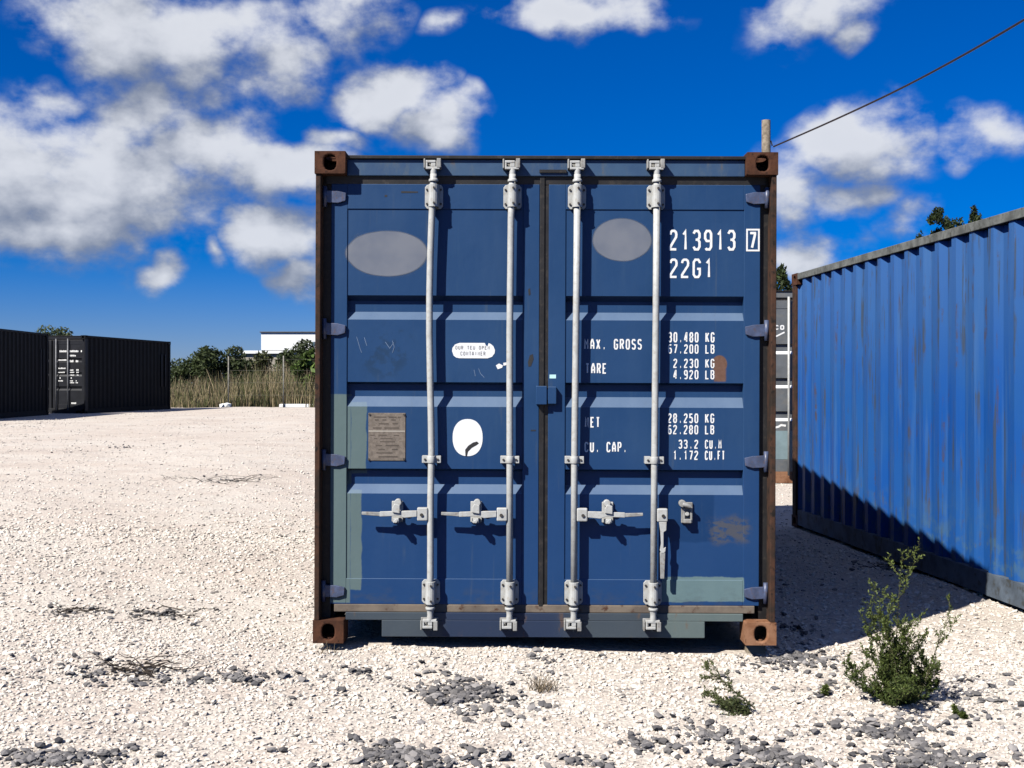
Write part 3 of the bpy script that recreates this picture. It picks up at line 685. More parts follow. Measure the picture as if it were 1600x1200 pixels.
# ---- the blue container in the middle
front = empty('shipping_container', (-LX0 + .0, 0, .002), R(-.3), R(.22))
front.location = (-LX0, .008, .006)
tag(front, 'worn blue shipping container facing the camera with four locking bars on closed doors', 'container')
PAINT = door_paint(front); FRAME = frame_paint(front)
M['front_side'] = wall_paint('blue_side_wall_paint', front, (.030, .085, .215), (.06, .13, .25), (.024, .07, .19))
shell(front, L_, H_, M['front_side'], FRAME, M['front_side'], M['rust'], M['rust_light'], M['rust_post'])
door_frame(front, H_, FRAME, M['rust_post'], FRAME, rusty('muddy_threshold', (.13, .105, .085), (.19, .155, .12), (.07, .032, .02), 7))
dl = door_leaf(front, 0, PAINT); dr = door_leaf(front, 1, PAINT)
tag(dl, 'left door leaf with data plate and white stickers'); tag(dr, 'right door leaf with white stencilled lettering')
M['hinge'] = plain('blue_grey_hinge_paint', (.06, .078, .14), .4, 0, .3, 20, .5, (.10, .06, .04), .5)
for z in HZ: hinge(dl, front, 0, z, M['hinge']); hinge(dr, front, 1, z, M['hinge'])
def bar_path(pts): return [(PX(px,.01), .010, PZ(py,.01)) for px, py in pts]
lock_bar(dl, front, 0, M['galv'], bar_path([(672,955),(672,900),(671.8,780),(672.6,735),(673,705),(672,650),(670.5,590),(669,520),(669,460),(670,400),(672,340),(674,290),(674.5,272)]))
lock_bar(dl, front, 0, M['galv'], bar_path([(796,955),(795.5,720),(794.6,520),(796,340),(798,272)]))
lock_bar(dr, front, 0, M['galv'], bar_path([(896.5,955),(896.5,720),(898.5,480),(899.5,272)]))
lock_bar(dr, front, 0, M['galv'], bar_path([(1020.5,955),(1021.5,720),(1023,480),(1023.5,272)]))
handle_set(dl, PX(671.8,.03), -1); handle_set(dl, PX(795.5,.03), -1); handle_set(dr, PX(896.5,.03), 1); handle_set(dr, PX(1021,.03), 1, True)
# centre gasket with its tab at the top, and the lock box over the joint
MB().box(PX(841,.06), PX(848.5,.06), .058, .108, Z_BOT - .012, PZ(266,.055)).build('center_gasket', M['rubber'], dr, .003)
MB().box(PX(848.5,.06), PX(855,.06), .066, .108, Z_BOT - .006, Z_TOP - .004).build('center_gasket', M['rubber'], dr)
MB().box(PX(840,.05), PX(882,.05), .040, .0495, PZ(269.5,.045), PZ(265,.045)).build('gasket_tab', M['rubber'], dr)
lb = MB(); lb.box(PX(836,.02), PX(853,.02), .022, .059, PZ(632,.02), PZ(603,.02)); lb.box(PX(855,.02), PX(868,.02), .026, .059, PZ(631,.02), PZ(604,.02)); lb.box(PX(851,.02), PX(857,.02), .030, .055, PZ(625,.02), PZ(608,.02))
lb.build('lock_box', PAINT, dr, .003)
flat('tape_mark', [(PX(857,.06), PZ(591,.06)), (PX(867,.06), PZ(591,.06)), (PX(867,.06), PZ(585,.06)), (PX(857,.06), PZ(585,.06))], .0588, M['tape'], dr)
# lettering on the right leaf
YT = .0640
def line(text, px, py_top, py_bot, pitch, parent=dr, y=YT, mat='letter', stroke=.115, name='lettering'):
    mb = MB(); k = (D + y) / F
    lettering(mb, text, PX(px, y), PZ(py_bot, y), (py_bot - py_top) * k, pitch * k, y, stroke=stroke); return mb.build(name, M[mat], parent, recalc=False)
line('213913', 1043, 358, 390.5, 18.1); line('22G1', 1043.5, 403, 433.5, 18.1)
line('7', 1167.5, 361, 387.5, 15.5, y=.0588, stroke=.14)
mb = MB(); ribbon(mb, [(PX(1164.5,.058), PZ(357.5,.058)), (PX(1183,.058), PZ(357.5,.058)), (PX(1183,.058), PZ(390,.058)), (PX(1164.5,.058), PZ(390,.058)), (PX(1164.5,.058), PZ(357.5,.058))], .009, .0588); mb.build('lettering', M['letter'], dr, recalc=False)
for tx, px, a, b, p in [('MAX. GROSS',911,529,545.5,9.25),('TARE',913,567,583.5,8.9),('NET',912.5,651,667.5,8.6),('CU. CAP.',912,690,706,8.6),
    ('30.480 KG',1042,518,534,8.3),('67.200 LB',1042,537,551.5,8.3),('2.230 KG',1050.3,559.5,574,8.3),('4.920 LB',1050.3,577,591.5,8.3),
    ('28.250 KG',1042,645,660,8.3),('62.280 LB',1042,663,677.5,8.3),('33.2',1058.6,686,700,8.3),('CU.M',1100,686,700,7.0),('1.172',1050.3,703,717.5,8.3),('CU.FT',1100,703,717.5,6.6)]:
    line(tx, px, a, b, p, stroke=.135)
# grey ovals standing in for blurred-out logos
YP = .0648
def oval_patch(door, cx, cz, rx, rz, split=None):
    mat = oval_mat(front, cx, cz, rx, rz); pts = rounded(cx, cz, rx * 1.06, rz * 1.06, 2.1, 64)
    if split:
        st = [(min(x, split - .0012), z) for x, z in pts if x < split + .03]; st = [p for p in st if p[0] < split]
        MB().add([(x, .0594, z) for x, z in st], [tuple(range(len(st)))]).build('blurred_logo_patch', mat, door, recalc=False)
        pts = [(max(x, split + .0015), z) for x, z in pts]
        pts = [p for i, p in enumerate(pts) if p != pts[i-1]]
    MB().add([(x, YP, z) for x, z in pts], [tuple(range(len(pts)))]).build('blurred_logo_patch', mat, door, recalc=False)
oval_patch(dl, PX(602,YP), PZ(396.5,YP), 67*.00341, 37*.00341, LEAF[0][1])
oval_patch(dr, PX(969,YP), PZ(374,YP), 47.5*.00341, 35*.00341)
# stickers and plate on the left leaf
X_, Z_ = (lambda p: PX(p, YP)), (lambda p: PZ(p, YP))
pill = [(X_(a), Z_(b)) for a, b in [(716,560),(760,560),(767,557.5),(771,552),(771.5,547),(769,541),(765,537.5),(761.5,536.2),(760,541),(757.5,540),(755.5,536),(716,536),(709,538.5),(705,544),(704.5,549),(707,556),(711,559)]]
st = flat('sticker', pill, YP - .001, M['white'], dl); tag(st, 'white pill-shaped sticker with two lines of faint print')
line('OUR TEU OPEN', 709.5, 540.5, 546.5, 4.6, dl, YP - .0014, 'ink', .17, 'print'); line('CONTAINER', 717.5, 549.5, 555.8, 4.5, dl, YP - .0014, 'ink', .17, 'print')
st = flat('sticker', rounded(X_(729.3), Z_(684), 23.3*.00343, 28.8*.00343, 2.25, 40), YP - .001, M['white'], dl); tag(st, 'round white sticker torn at the lower edge')
tear = [(X_(a), Z_(b)) for a, b in [(726,713),(728.5,713),(730,706),(736,700),(743,696),(747,693),(744,690),(738,691.5),(730,697),(725.5,703)]]
flat('torn_patch', tear, YP - .0018, M['ink_dark'], dl)
for q in ([(773,571),(778,568),(784,571),(783,574.5),(776,577)], [(784.5,567),(791,566),(791,570),(785,571.5)]):
    flat('tape_scrap', [(X_(a), Z_(b)) for a, b in q][::-1], YP - .001, M['white'], dl)
pl = MB().box(X_(574), X_(632), YP - .0035, YP + .002, Z_(720.5), Z_(646)).build('data_plate', M['plate'], dl, .001); tag(pl, 'weathered brownish metal data plate')
mb = MB(); mb.box(X_(574.5), X_(631.5), YP - .0042, YP - .0034, Z_(675.2), Z_(673.6)); mb.build('plate_line', M['plate_line'], dl)
mb = MB()
for (py, segs) in [(652.5,[(583,602),(606,618),(620,625)]),(657,[(584,590),(596,602),(610,617)]),(663,[(590,606),(612,620)]),(669.5,[(581,595),(599,622)]),(681,[(577,584),(590,603),(614,622)]),(686,[(583,588),(593,612)]),(691,[(592,616)]),(697,[(586,596),(601,622)]),(703,[(590,600),(611,620)]),(708.5,[(587,612)]),(714.5,[(590,620)])]:
    for a, b in segs:
        mb.box(X_(a), X_(b), YP - .0040, YP - .0034, Z_(py + .9), Z_(py - .9))
mb.build('plate_print', M['plate_ink'], dl)
for a, b in ((576,648.5),(630,648.5),(575,718.5),(630,718)):
    o = link('bolt', GUIDE['b'], dl); o.location = (X_(a), YP - .002, Z_(b))
# dents, chips and scratches that show singly
for q in ([(624,299),(650,299.5),(650,301.5),(624,302)],[(598,305),(602,305),(602,308),(598,308)]): flat('paint_chip', [(PX(a,.06), PZ(b,.06)) for a, b in q][::-1], .0590, M['ink_dark'], dl)
for pts in ([(823,566),(826,555),(831,553),(832,561),(828,572),(824,573)],[(823,452),(826,450),(827,460),(824,462)],[(828,671.5),(836,671.5),(836,673.5),(828,673.5)]): flat('paint_chip', [(PX(a,.06), PZ(b,.06)) for a, b in pts][::-1], .0590, M['ink_dark'], dl)
for pts in ([(555,527),(561,547),(563,552)],[(567,528),(571,541)],[(600,535),(607,545),(613,536)],[(611,533),(614,543),(611,552)],[(746,576),(749,584),(755,590)],[(739,578),(741,588)]):
    mb = MB(); ribbon(mb, [(X_(a), Z_(b)) for a, b in pts], .0022, YP - .0006); mb.build('scratch', plain('scratched_paint', (.16, .22, .33), .6) if 'scr' not in M else M['scr'], dl, recalc=False)

# ---- the brighter blue container on the right, its long side along the passage
a7 = math.atan(143 / F); far_x, far_y = 2.885, 7.95 * KD - D
right = empty('shipping_container', (far_x + math.sin(a7) * L_, far_y - math.cos(a7) * L_, -.092), a7)
tag(right, 'bright blue shipping container at the right with rust-streaked corrugated long side', 'container')
M['right_side'] = wall_paint('bright_blue_wall_paint', right, (.013, .078, .262), (.050, .125, .285), (.006, .066, .285), 1.0)
M['right_rail'] = plain('dirty_grey_rail', (.10, .125, .16), .7, 0, .35, 5, .3, (.05, .05, .045), .8)
M['right_top'] = plain('mossy_top_rail', (.13, .135, .125), .85, 0, .4, 7, .2, (.06, .062, .05), .9)
shell(right, L_, H_, M['right_side'], M['right_rail'], M['right_top'], M['rust'], None, M['rust_post'])
door_frame(right, H_, M['right_rail'], M['rust_post'], M['right_rail'], M['right_rail'])
for k in (0, 1): dd = door_leaf(right, k, M['right_side']); [lock_bar(dd, right, BAR_X[k*2 + j], M['galv'], detail=False) for j in (0, 1)]

# ---- two black containers at the left edge
def dark_marks(door):
    """rows of white marking too small to read"""
    r = random.Random(3)
    rows = [(2.04, .070, [(1.48,1.74),(1.84,2.16),(2.24,2.30)]), (1.90, .055, [(1.84,2.06)]), (1.76, .05, [(1.42,1.74)]), (1.71, .075, [(1.84,2.0),(2.06,2.16)]),
            (1.49, .045, [(1.44,1.72)]), (1.43, .05, [(1.84,2.0),(2.08,2.16)]), (1.36, .04, [(1.42,1.66),(1.84,2.0),(2.08,2.16)]), (1.27, .04, [(1.84,2.0),(2.1,2.16)]), (1.17, .05, [(1.48,1.54),(1.88,1.94)]), (1.08, .04, [(1.44,1.60),(1.84,1.96),(2.06,2.12)]), (1.02, .04, [(1.84,2.0),(2.06,2.14)]), (.34, .06, [(1.9,2.1)])]
    for z, h, segs in rows:
        for a, b in segs:
            x = a; mb = MB()
            while x < b - .02:
                w = r.uniform(.026, .040); hh = h * r.uniform(.75, 1); mb.box(x, min(b, x + w), .0585, .0596, z, z + hh); x += w + .011
            mb.build('marking', M['letter'], door)
M['black_bar'] = plain('grey_locking_bar', (.20, .205, .215), .5)
far_b = empty('shipping_container', (0, 0, 0), R(-10.2))
bx_, by_ = -13.95, 25.2 * KD - D
far_b.location = (bx_ - W_ * math.cos(R(-10.2)), by_ - W_ * math.sin(R(-10.2)), .375)
tag(far_b, 'black shipping container with white-lettered door end and its long side receding to dry grass', 'container', 'black containers at the left edge')
shell(far_b, L_, H_, M['black_paint'], M['black_paint'], M['black_paint'], M['black_paint'])
door_frame(far_b, H_, M['black_door'], M['black_door'], M['black_door'], M['black_door'])
for k in (0, 1):
    dd = door_leaf(far_b, k, M['black_door'])
    for j in (0, 1): lock_bar(dd, far_b, BAR_X[k*2 + j], M['black_bar'], detail=False)
    if k == 1: dark_marks(dd)
far_a = empty('shipping_container', (-14.55 - W_, 24.2 * KD - D - L_, .36), R(0))
tag(far_a, 'black shipping container cut off by the left edge of the picture', 'container', 'black containers at the left edge')
shell(far_a, L_, H_, M['black_paint'], M['black_paint'], M['black_paint'], M['black_paint'])
door_frame(far_a, H_, M['black_door'], M['black_door'], M['black_door'], M['black_door'])
for k in (0, 1): door_leaf(far_a, k, M['black_door'])
# vents on the dark side walls near their far ends
for root, ys in ((far_a, (L_ - .62, L_ - .40)), (far_b, (L_ - .75, L_ - .45))):
    for y in ys: MB().box(W_ - .016, W_ - .002, y, y + .07, .9, 2.1).build('wall_stiffener', M['black_bar'] if False else M['black_door'], root, .003)

# ---- tall grey container seen through the gap
GH = 2.896
grey = empty('shipping_container', (2.30, 11.41 * KD - D, -.125), 0)
tag(grey, 'grey shipping container glimpsed in the gap between the two blue containers', 'container')
shell(grey, L_, GH, M['grey_paint'], M['grey_paint'], M['grey_paint'], M['grey_paint'])
door_frame(grey, GH, M['grey_paint'], M['grey_paint'], M['rust_light'], M['rust_light'], zt=GH - .16)
gg = [(2.09, 2.078, 1.985, 1.935), (1.585, 1.573, 1.48, 1.43), (1.09, 1.078, .99, .94)]
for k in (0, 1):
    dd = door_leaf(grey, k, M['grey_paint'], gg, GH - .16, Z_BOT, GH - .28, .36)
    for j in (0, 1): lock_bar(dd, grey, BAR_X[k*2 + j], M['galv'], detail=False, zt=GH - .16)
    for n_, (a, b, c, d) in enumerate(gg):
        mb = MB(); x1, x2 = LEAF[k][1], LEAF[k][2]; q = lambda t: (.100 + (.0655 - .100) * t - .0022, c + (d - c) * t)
        mb.sheet([q(.08), q(.92)], x1 + .02, x2 - .02); mb.build('sunlit_slope_stripe', M['white'], dd, recalc=False)  # white strip stands in for sunlight on the groove's lower slope
    if k == 1:
        mb = MB(); lettering(mb, 'CO', 1.60, 2.30, .072, .085, .0640, stroke=.26); mb.build('lettering', M['letter'], dd, recalc=False)
        mb = MB(); ribbon(mb, [(1.585, 2.19), (1.63, 2.205), (1.69, 2.235), (1.75, 2.265)], .022, .0640); mb.build('lettering', M['letter'], dd, recalc=False)
        mb = MB(); ribbon(mb, [(1.60, .845), (1.66, .86), (1.70, .885), (1.77, .875)], .03, .0640); mb.build('lettering', M['letter'], dd, recalc=False)
        MB().box(LEAF[1][1] + .01, LEAF[1][2] - .01, .0630, .0650, .375, .80).build('repaint_panel', M['grey_teal'], dd)

# ------------------------------------------------------------------ plants
def leaf_cloud(centres, radii, n, size, cols, up=.3, aspect=2.2):
    """n leaf quads spread through clumps; returns verts, faces, tint"""
    centres = np.array(centres, float); radii = np.array(radii, float); 
    if radii.ndim == 1: radii = np.repeat(radii[:, None], 3, 1)
    w = (radii.prod(1)) ** (2/3); idx = rng.choice(len(centres), n, p=w / w.sum())
    dv = rng.normal(size=(n, 3)); dv /= np.linalg.norm(dv, axis=1)[:, None]
    p = centres[idx] + dv * radii[idx] * (rng.random((n, 1)) ** .45)
    nrm = rng.normal(size=(n, 3)) + np.array([0, 0, up]); nrm /= np.linalg.norm(nrm, axis=1)[:, None]
    a = np.cross(nrm, rng.normal(size=(n, 3))); a /= np.linalg.norm(a, axis=1)[:, None]; b = np.cross(nrm, a)
    s = size * rng.uniform(.6, 1.4, (n, 1)); a = a * s * aspect / 2; b = b * s / 2
    v = np.stack([p - a, p - b, p + a, p + b], 1).reshape(-1, 3); f = np.arange(4 * n).reshape(n, 4)
    k = rng.random((n, 1)); c = np.array(cols[0]) * (1 - k) + np.array(cols[1]) * k
    cl = rng.uniform(.7, 1.25, (len(centres), 1))[idx]; return v, f, np.repeat(c * cl * rng.uniform(.75, 1.2, (n, 1)), 4, 0)
def shrub(name, label, cat, base, clumps, n, size, cols, group=None, trunk=.05, up=.3, aspect=2.2):
    root = empty(name, base); tag(root, label, cat, group)
    v, f, t = leaf_cloud([c[:3] for c in clumps], [c[3:] for c in clumps], n, size, cols, up, aspect)
    link('crown', np_mesh('crown', v, f, M['leaf'], t), root)
    mb = MB()
    for c in clumps[:min(7, len(clumps))]:
        m = (c[0] * .4, c[1] * .4, c[2] * .5); mb.tube([(0, 0, -.1), m, (c[0], c[1], c[2])], [trunk, trunk * .6, trunk * .2], 6, False)
    mb.build('trunk', M['trunk'], root); return root
def clumps(n, rx, ry, z0, z1, r0, r1, taper=.6):
    out = []
    for _ in range(n):
        h = random.random(); k = (1 - taper * h ** 1.5); q = random.uniform(0, 6.283); rr = math.sqrt(random.random()) * k; r = random.uniform(r0, r1)
        out.append((rx * rr * math.cos(q), ry * rr * math.sin(q), z0 + (z1 - z0) * h, r, r, r * .8))
    return out
def gxy(px, depth):
    depth *= KD; return ((px - 800) / F * depth, depth - D)
def on(px, depth, dz=0): x, y = gxy(px, depth); return (x, y, float(gh(x, y)) + dz)
DG = [(.030, .044, .016), (.065, .085, .030)]
shrub('shrub', 'wide dark green shrub behind dry grass beside the black containers', 'shrub', on(326, 36), clumps(34, 2.0, 1.5, .5, 2.35, .45, .75, .35), 13000, .085, DG)
shrub('shrub', 'low dark shrub in the middle of the scrub left of the fence posts', 'shrub', on(385, 38), clumps(16, 1.3, 1.1, .5, 1.95, .35, .6, .4), 5500, .085, DG)
shrub('shrub', 'olive shrub below the low white annex roof', 'shrub', on(420, 37), clumps(12, 1.0, .9, .6, 2.15, .3, .5, .5), 3600, .08, [(.05, .058, .020), (.10, .11, .042)])
shrub('shrub', 'dark bushy shrub in front of the white building', 'shrub', on(466, 39), clumps(15, 1.15, 1.0, .8, 3.0, .35, .6, .5), 4600, .085, DG)
shrub('broadleaf_plant', 'bright green broad-leaved plant beside the rusty left container edge', 'plant', on(482, 33), clumps(14, .5, .5, .9, 2.6, .2, .34, .3), 900, .16, [(.075, .125, .028), (.14, .20, .05)], aspect=1.7)
shrub('shrub', 'shrub top showing above the black containers', 'shrub', on(84, 47), clumps(22, 1.7, 1.5, 1.2, 3.95, .4, .8, .6), 6000, .09, [(.05, .07, .03), (.10, .125, .06)])
def tall_grass():
    n = 26000; x = rng.uniform(-24, 8, n); y0 = 31.2 * KD - D; y = y0 + rng.random(n) ** 1.6 * 9 + .5 * np.sin(x * 1.1)
    cl = .5 + .5 * np.sin(x * 1.7 + 1) * np.sin(y * 1.3 + x * .6); tall = .62 + .38 / (1 + np.exp(-(x + 11.6) * 1.3)); h = rng.uniform(.55, 1.25, n) * (1.2 + .65 * cl) * np.clip((y - y0 + .7) / 2.2, .35, 1) * tall
    w = rng.uniform(.010, .022, n); a = rng.uniform(0, 6.283, n); dx, dy = np.cos(a) * w, np.sin(a) * w; lx, ly = rng.normal(0, .16, n) * h, rng.normal(0, .16, n) * h
    z = gh(x, y); P = lambda k, t: np.stack([x + k * dx * (1 - t * .8) + lx * t * t, y + k * dy * (1 - t * .8) + ly * t * t, z + h * t], -1)
    v = np.stack([P(-1, 0), P(1, 0), P(1, .55), P(-1, .55), P(1, 1), P(-1, 1)], 1).reshape(-1, 3)
    b = np.arange(n) * 6; f = np.concatenate([np.stack([b, b+1, b+2, b+3], -1), np.stack([b+3, b+2, b+4, b+5], -1)])
    k = (rng.random(n) < (.62 - .3 * cl))[:, None]; c = np.where(k, np.array([.115, .125, .05]), np.array([.37, .295, .175])) * rng.uniform(.6, 1.25, (n, 1))
    tag(link('tall_grass', np_mesh('tall_grass', v, f, M['leaf'], np.repeat(c, 6, 0))), 'tall dry grass and reeds along the far edge of the yard', 'grass', kind='stuff')
tall_grass()
# cypress-like tree tops over the right container, and the dark tree in the gap
def conifer(label, px, py_top, depth, width, n):
    x, y, z = on(px, depth); top = CH + (600 - py_top) * depth * KD / F - z; cl = []
    for k in range(46):
        h = .25 + .75 * (k + random.random()) / 46; r = width * (1 - h) ** .75 * random.uniform(.5, 1) + .05; q = random.uniform(0, 6.283); s = .22 + .34 * (1 - h)
        cl.append((r * math.cos(q), r * math.sin(q), top * h - s * .9, s, s, s * 1.5))
    shrub('conifer_tree', label, 'tree', (x, y, z), cl, n, .085, [(.020, .034, .012), (.048, .066, .022)], 'dark trees beyond the right container', .12, aspect=2.6)
conifer('tall dark conifer whose pointed tip rises highest over the right blue container', 1466, 321, 42, 3.4, 16000)
conifer('dark conifer right of the highest tip, just clearing the right container roof', 1521, 323, 46, 2.8, 12000)
conifer('small dark tree tip between the two conifer tips over the right container', 1496, 338, 44, 2.2, 8000)
conifer('dark tree tip just showing above the middle of the right container top rail', 1434, 360, 43, 1.5, 5000)
conifer('dark tree above the grey container in the gap', 1219, 414, 38, 2.8, 11000)

def weed(base, h, spread, n_st, label, name='weed', cols=((.055, .080, .020), (.14, .175, .045)), seed=1, tall=1.0, lean=(0, 0), skirt=0):
    """feathery green plant: arching stems, side shoots and small narrow leaves"""
    r = random.Random(seed); root = empty(name, base); tag(root, label, 'plant'); sm = MB(); pts = []; dirs = []
    def shoot(p, d, length, rad, lvl):
        path = [Vector(p)]; dd = Vector(d).normalized(); k = 7
        for i in range(k):
            dd = (dd + Vector((r.gauss(0, .10), r.gauss(0, .10), .07 if lvl == 0 else .10))).normalized(); path.append(path[-1] + dd * length / k)
        sm.tube(path, [rad * (1 - .8 * i / k) for i in range(k + 1)], 5, False)
        for i in range(1, k + 1):
            seg = path[i] - path[i-1]
            for j in range(int(length / k / .0052) + 1):
                pts.append(path[i-1] + seg * r.random()); dirs.append(seg.normalized())
            if lvl < 2 and i > 0:
                for _ in range(2 if lvl == 0 else 1):
                    if r.random() < .85:
                        side = Vector((r.gauss(0, 1), r.gauss(0, 1), r.gauss(.35, .5))).normalized()
                        shoot(path[i-1] + seg * r.random(), dd * .55 + side, length * r.uniform(.22, .42) * (1.15 - .5 * i / k), rad * .45, lvl + 1)
    for s in range(n_st):
        q = r.uniform(0, 6.283); o = r.random() ** .7 * spread; L = h * (1.0 if s == 0 else r.uniform(.38, .72)) * (1 if s else tall)
        d = (math.cos(q) * o * (0.05 if s == 0 else 1) + lean[0], math.sin(q) * o * (.05 if s == 0 else 1) + lean[1], 1)
        if skirt and s > n_st * (1 - skirt): k = r.uniform(1.6, 3.4); d = (math.cos(q) * k, math.sin(q) * k, 1); L = h * r.uniform(.28, .42)
        shoot((r.gauss(0, .022), r.gauss(0, .022), -.01), d, L, .0034, 0)
    sm.build('stem', M['stem'], root)
    P = np.array([p[:] for p in pts]); T = np.array([d[:] for d in dirs]); n = len(P)
    a = T + rng.normal(0, .75, (n, 3)); a /= np.linalg.norm(a, axis=1)[:, None]; b = np.cross(a, rng.normal(size=(n, 3))); b /= np.linalg.norm(b, axis=1)[:, None]
    ln = rng.uniform(.009, .020, (n, 1)); wd = ln * .19
    v = np.stack([P, P + a * ln * .5 - b * wd, P + a * ln, P + a * ln * .5 + b * wd], 1).reshape(-1, 3); f = np.arange(4 * n).reshape(n, 4)
    k = np.clip(P[:, 2:] / h + rng.normal(0, .25, (n, 1)), 0, 1); c = np.array(cols[0]) * (1 - k) + np.array(cols[1]) * k
    link('foliage', np_mesh('foliage', v, f, M['leaf'], np.repeat(c * rng.uniform(.7, 1.25, (n, 1)), 4, 0)), root); return root
x, y, z = at_ground(1402, 1098)
weed((x, y, z), .68, .62, 24, 'feathery green weed growing from the gravel beside the right container', seed=21, skirt=.5)
x, y, z = at_ground(1168, 1118)
sp = weed((x, y, z + .012), .29, .22, 4, 'small green sprig lying on the gravel in front of the right door', 'sprig', ((.05, .066, .025), (.10, .115, .04)), 9); sp.rotation_euler = (R(-35), R(-58), 0)
x, y, z = at_ground(1292, 1088); weed((x, y, z), .05, .9, 2, 'tiny green seedling left of the feathery weed', 'seedling', seed=4)
x, y, z = at_ground(1500, 1120); weed((x, y, z), .05, .9, 2, 'tiny green seedling right of the feathery weed', 'seedling', seed=6)
def dry_tuft(px, py, label, h=.09, n=60):
    x, y, z = at_ground(px, py); mb = MB()
    for _ in range(n):
        q = random.uniform(0, 6.283); o = random.uniform(.1, 1.1); L = h * random.uniform(.5, 1.2); c = (random.gauss(0, .03), random.gauss(0, .02), 0)
        d = Vector((math.cos(q) * o, math.sin(q) * o, 1)).normalized(); mb.tube([c, Vector(c) + d * L * .5, Vector(c) + d * L + Vector((d.x, d.y, -.3)) * L * .3], [.0016, .0013, .0005], 4, False)
    o = mb.build('dry_tuft', plain('straw', (.22, .17, .11), .9)); o.location = (x, y, z); tag(o, label, 'grass tuft')
dry_tuft(848, 1080, 'small straw-coloured tuft on the gravel before the center of the doors')
dry_tuft(512, 1022, 'thin dry tuft beside the lower left rusty corner', .07, 14)
def twig(px, py, w, label, n=12, seed=1, hgt=.05):
    r = random.Random(seed); x, y, z = at_ground(px, py); mb = MB()
    for _ in range(n):
        p = Vector((r.gauss(0, w * .22), r.gauss(0, w * .16), r.uniform(.002, hgt * .4))); q = r.gauss(0, .5) + (math.pi if r.random() < .5 else 0); path = [p.copy()]; L = w * r.uniform(.25, .75)
        for k in range(5):
            q += r.gauss(0, .28); p = p + Vector((math.cos(q), math.sin(q), r.gauss(.05, .28))) * L / 5; p.z = max(.003, min(hgt, p.z)); path.append(p.copy())
            if r.random() < .5:
                q2 = q + r.choice((-1, 1)) * r.uniform(.5, 1); e = p + Vector((math.cos(q2), math.sin(q2), r.uniform(-.1, .5))) * L * .22; e.z = max(.003, e.z); mb.tube([p, e], [.0022, .0008], 4, False)
        rad = r.uniform(.0022, .0046); mb.tube(path, [rad * (1 - .14 * k) for k in range(6)], 5, False)
    o = mb.build('dry_twig', M['twig']); o.location = (x, y, z); tag(o, label, 'twigs', 'dry twigs on the gravel')
twig(200, 1050, .42, 'largest heap of dark dry twigs, at the lower left of the yard', 26, 3, .07)
twig(120, 955, .36, 'dry dark twigs farther left behind the largest twig heap', 14, 5)
twig(265, 962, .40, 'flat scatter of dry twigs right of the leftmost twigs', 12, 8, .03)
twig(350, 752, .95, 'distant dark twig lying in the open yard behind the others', 14, 12, .06)
twig(1390, 888, .45, 'dark debris twigs lying in the shadow between the two blue containers', 16, 15, .04)

# ------------------------------------------------------------------ far things: building, fence, pole, cable
def building():
    dep = 62 * KD; x0 = (408 - 800) / F * dep; y = dep - D; z = lambda py: CH + (600 - py) * dep / F
    root = empty('white_building', (x0, y, 0)); tag(root, 'white flat-roofed building beyond the scrub with dark roof line', 'building')
    MB().box(0, 16, 0, 9, z(547), z(520)).build('wall', M['wall_white'], root); MB().box(.15, 16, .12, 9, -.3, z(547)).build('lower_wall', M['wall_beige'], root)
    MB().box(-.1, 16.1, -.12, 9.1, z(520) + .01, z(518)).build('roof_edge', M['roof_dark'], root, .02)
    for a, w, h0, h1 in ((3.35, .35, 540, 536), (4.05, .3, 541, 534), (6.5, .9, 542, 530), (9.5, .9, 542, 530)):
        wd = MB().box(a, a + w, -.03, .10, z(h0), z(h1)).build('window', M['roof_dark'], root); MB().box(a + .05, a + w - .05, -.045, -.032, z(h0) + .03, z(h1) - .03).build('pane', M['glass'], wd)
    d2 = 56 * KD; x1 = (377 - 800) / F * d2
    r2 = empty('white_annex', (x1, d2 - D, 0)); tag(r2, 'low white annex in front of the white building', 'building'); zz = lambda py: CH + (600 - py) * d2 / F
    MB().box(.0, 3.4, 0, 3, -.3, zz(553)).build('wall', M['wall_beige'], r2); MB().box(-.15, 3.5, -.2, 3, zz(553) + .01, zz(548)).build('roof_edge', M['wall_white'], r2, .02)
building()
def fence():
    root = empty('wire_fence', on(400, 31.1)); tag(root, 'wire fence with thin grey posts before the shrubs', 'fence'); ox, oy, oz = root.location
    xs = []
    for px, top in ((357, 557), (443, 556), (529, 556), (615, 556)):
        x, y, z = on(px, 31.1); h = CH + (600 - top) * 31.1 * KD / F; xs.append(x - ox)
        MB().tube([(x - ox, 0, z - oz - .1), (x - ox, 0, h - oz)], .026, 8).build('post', M['post_grey'], root)
    for h in (.5, 1.0, 1.5, 1.95): MB().tube([(xs[0], 0, h), (xs[-1], 0, h)], .0022, 4).build('wire', M['post_grey'], root)
fence()
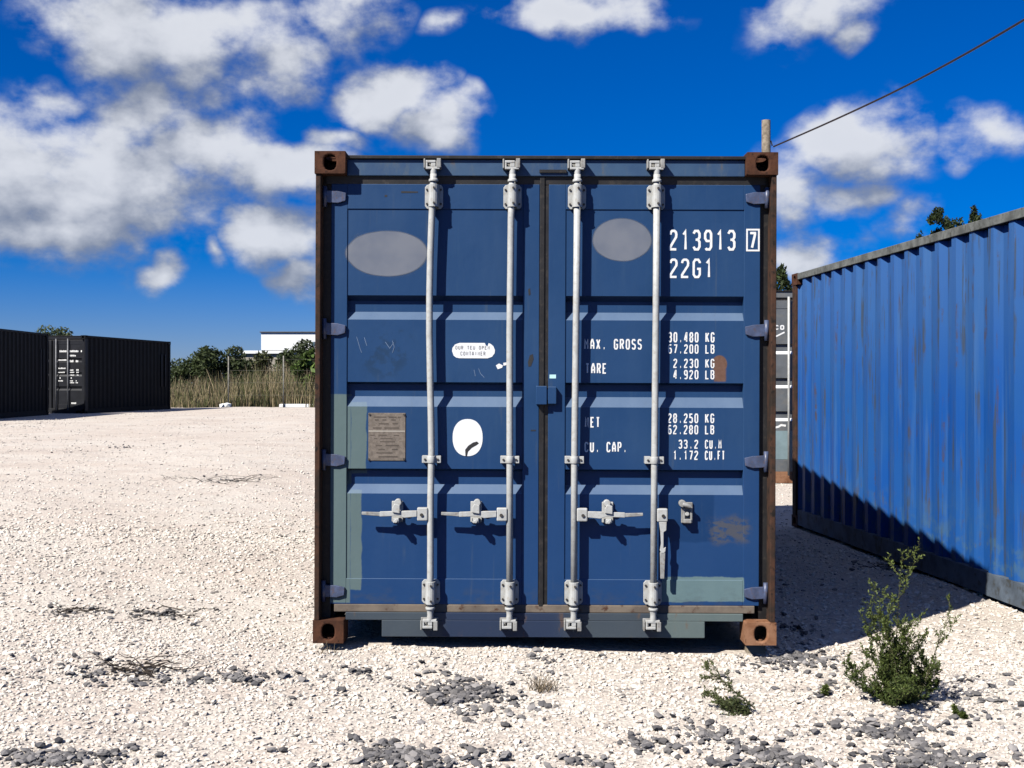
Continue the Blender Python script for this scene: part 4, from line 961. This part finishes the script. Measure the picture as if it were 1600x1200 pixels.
def kerb_rocks():
    for i, (px, d, s, lab) in enumerate(((348, 31.0, .16, 'left one of two white rocks at the foot of a fence post'), (355, 31.0, .18, 'right one of two white rocks at the foot of a fence post'))):
        x, y, z = on(px, d); bv, bf = ico(); v = bv * (1 + rng.uniform(-.2, .2, (len(bv), 1))) * np.array([s, s * .8, s * .75])
        o = link('rock', np_mesh('rock', v, bf, M['wall_white'])); o.location = (x, y, z + s * .4); tag(o, lab, 'rock', 'white rocks by the grass')
    x, y, z = on(466, 31.2); o = MB().box(-.75, .85, -.12, .12, -.02, .13).build('concrete_edging', M['wall_white'], None, .03); o.location = (x, y, z); tag(o, 'low whitish concrete edging strip at the grass beside the left container edge', 'kerb')
kerb_rocks()
def pole_and_cable():
    d = 20.0 * KD; x = (1197 - 800) / F * d; y = d - D; top = CH + (600 - 188) * d / F
    root = empty('utility_pole', (x, y, float(gh(x, y)))); tag(root, 'weathered wooden utility pole rising behind the front container', 'pole'); h = top - root.location.z
    MB().tube([(0, 0, -.2), (0, 0, h * .5), (0, 0, h)], [.15, .13, .115], 12).build('shaft', M['wood'], root, .004)
    ax = (1209 - 800) / F * d - x; az_ = CH + (600 - 229) * d / F - root.location.z
    MB().tube([(.05, 0, az_ + .16), (.13, 0, az_ + .14), (.16, 0, az_ + .02)], .018, 8).build('hook', M['galv_dull'], root)
    def pt(px, py, dep):
        dep *= KD; return Vector(((px - 800) / F * dep, dep - D, CH + (600 - py) * dep / F))
    A = [pt(1209, 229, 20), pt(1300, 189, 18.1), pt(1400, 142, 16.2), pt(1500, 89, 14.6), pt(1600, 31, 13.2), pt(1720, -42, 11.8), pt(1900, -165, 10.2)]
    path = []
    for i in range(len(A) - 1):
        p0, p1, p2, p3 = A[max(i-1, 0)], A[i], A[i+1], A[min(i+2, len(A)-1)]
        for k in range(6):
            t = k / 6; path.append(.5 * (2*p1 + (p2 - p0)*t + (2*p0 - 5*p1 + 4*p2 - p3)*t*t + (3*p1 - p0 - 3*p2 + p3)*t**3))
    path.append(A[-1]); o = MB().tube(path, .022, 8).build('overhead_cable', M['cable']); tag(o, 'dark overhead cable running from the wooden pole up to the right', 'cable')
pole_and_cable()
# timber blocks under the container's corners
for i, (x, y) in enumerate(((-.97, .13), (1.31, .09), (-.87, 5.98), (1.42, 5.94))):
    g = float(gh(x, y)); b = MB().box(-.05, .05, .02, .15, g - .03, .0035 if i % 2 == 0 else -.004).build('timber_block', M['wood'], None, .004); b.location = (x, y, 0)
    tag(b, ('timber block under the front left corner of the center container', 'timber block under the front right corner of the center container', 'timber block under the rear left corner of the center container', 'timber block under the rear right corner of the center container')[i], 'block', 'blocks under the container')
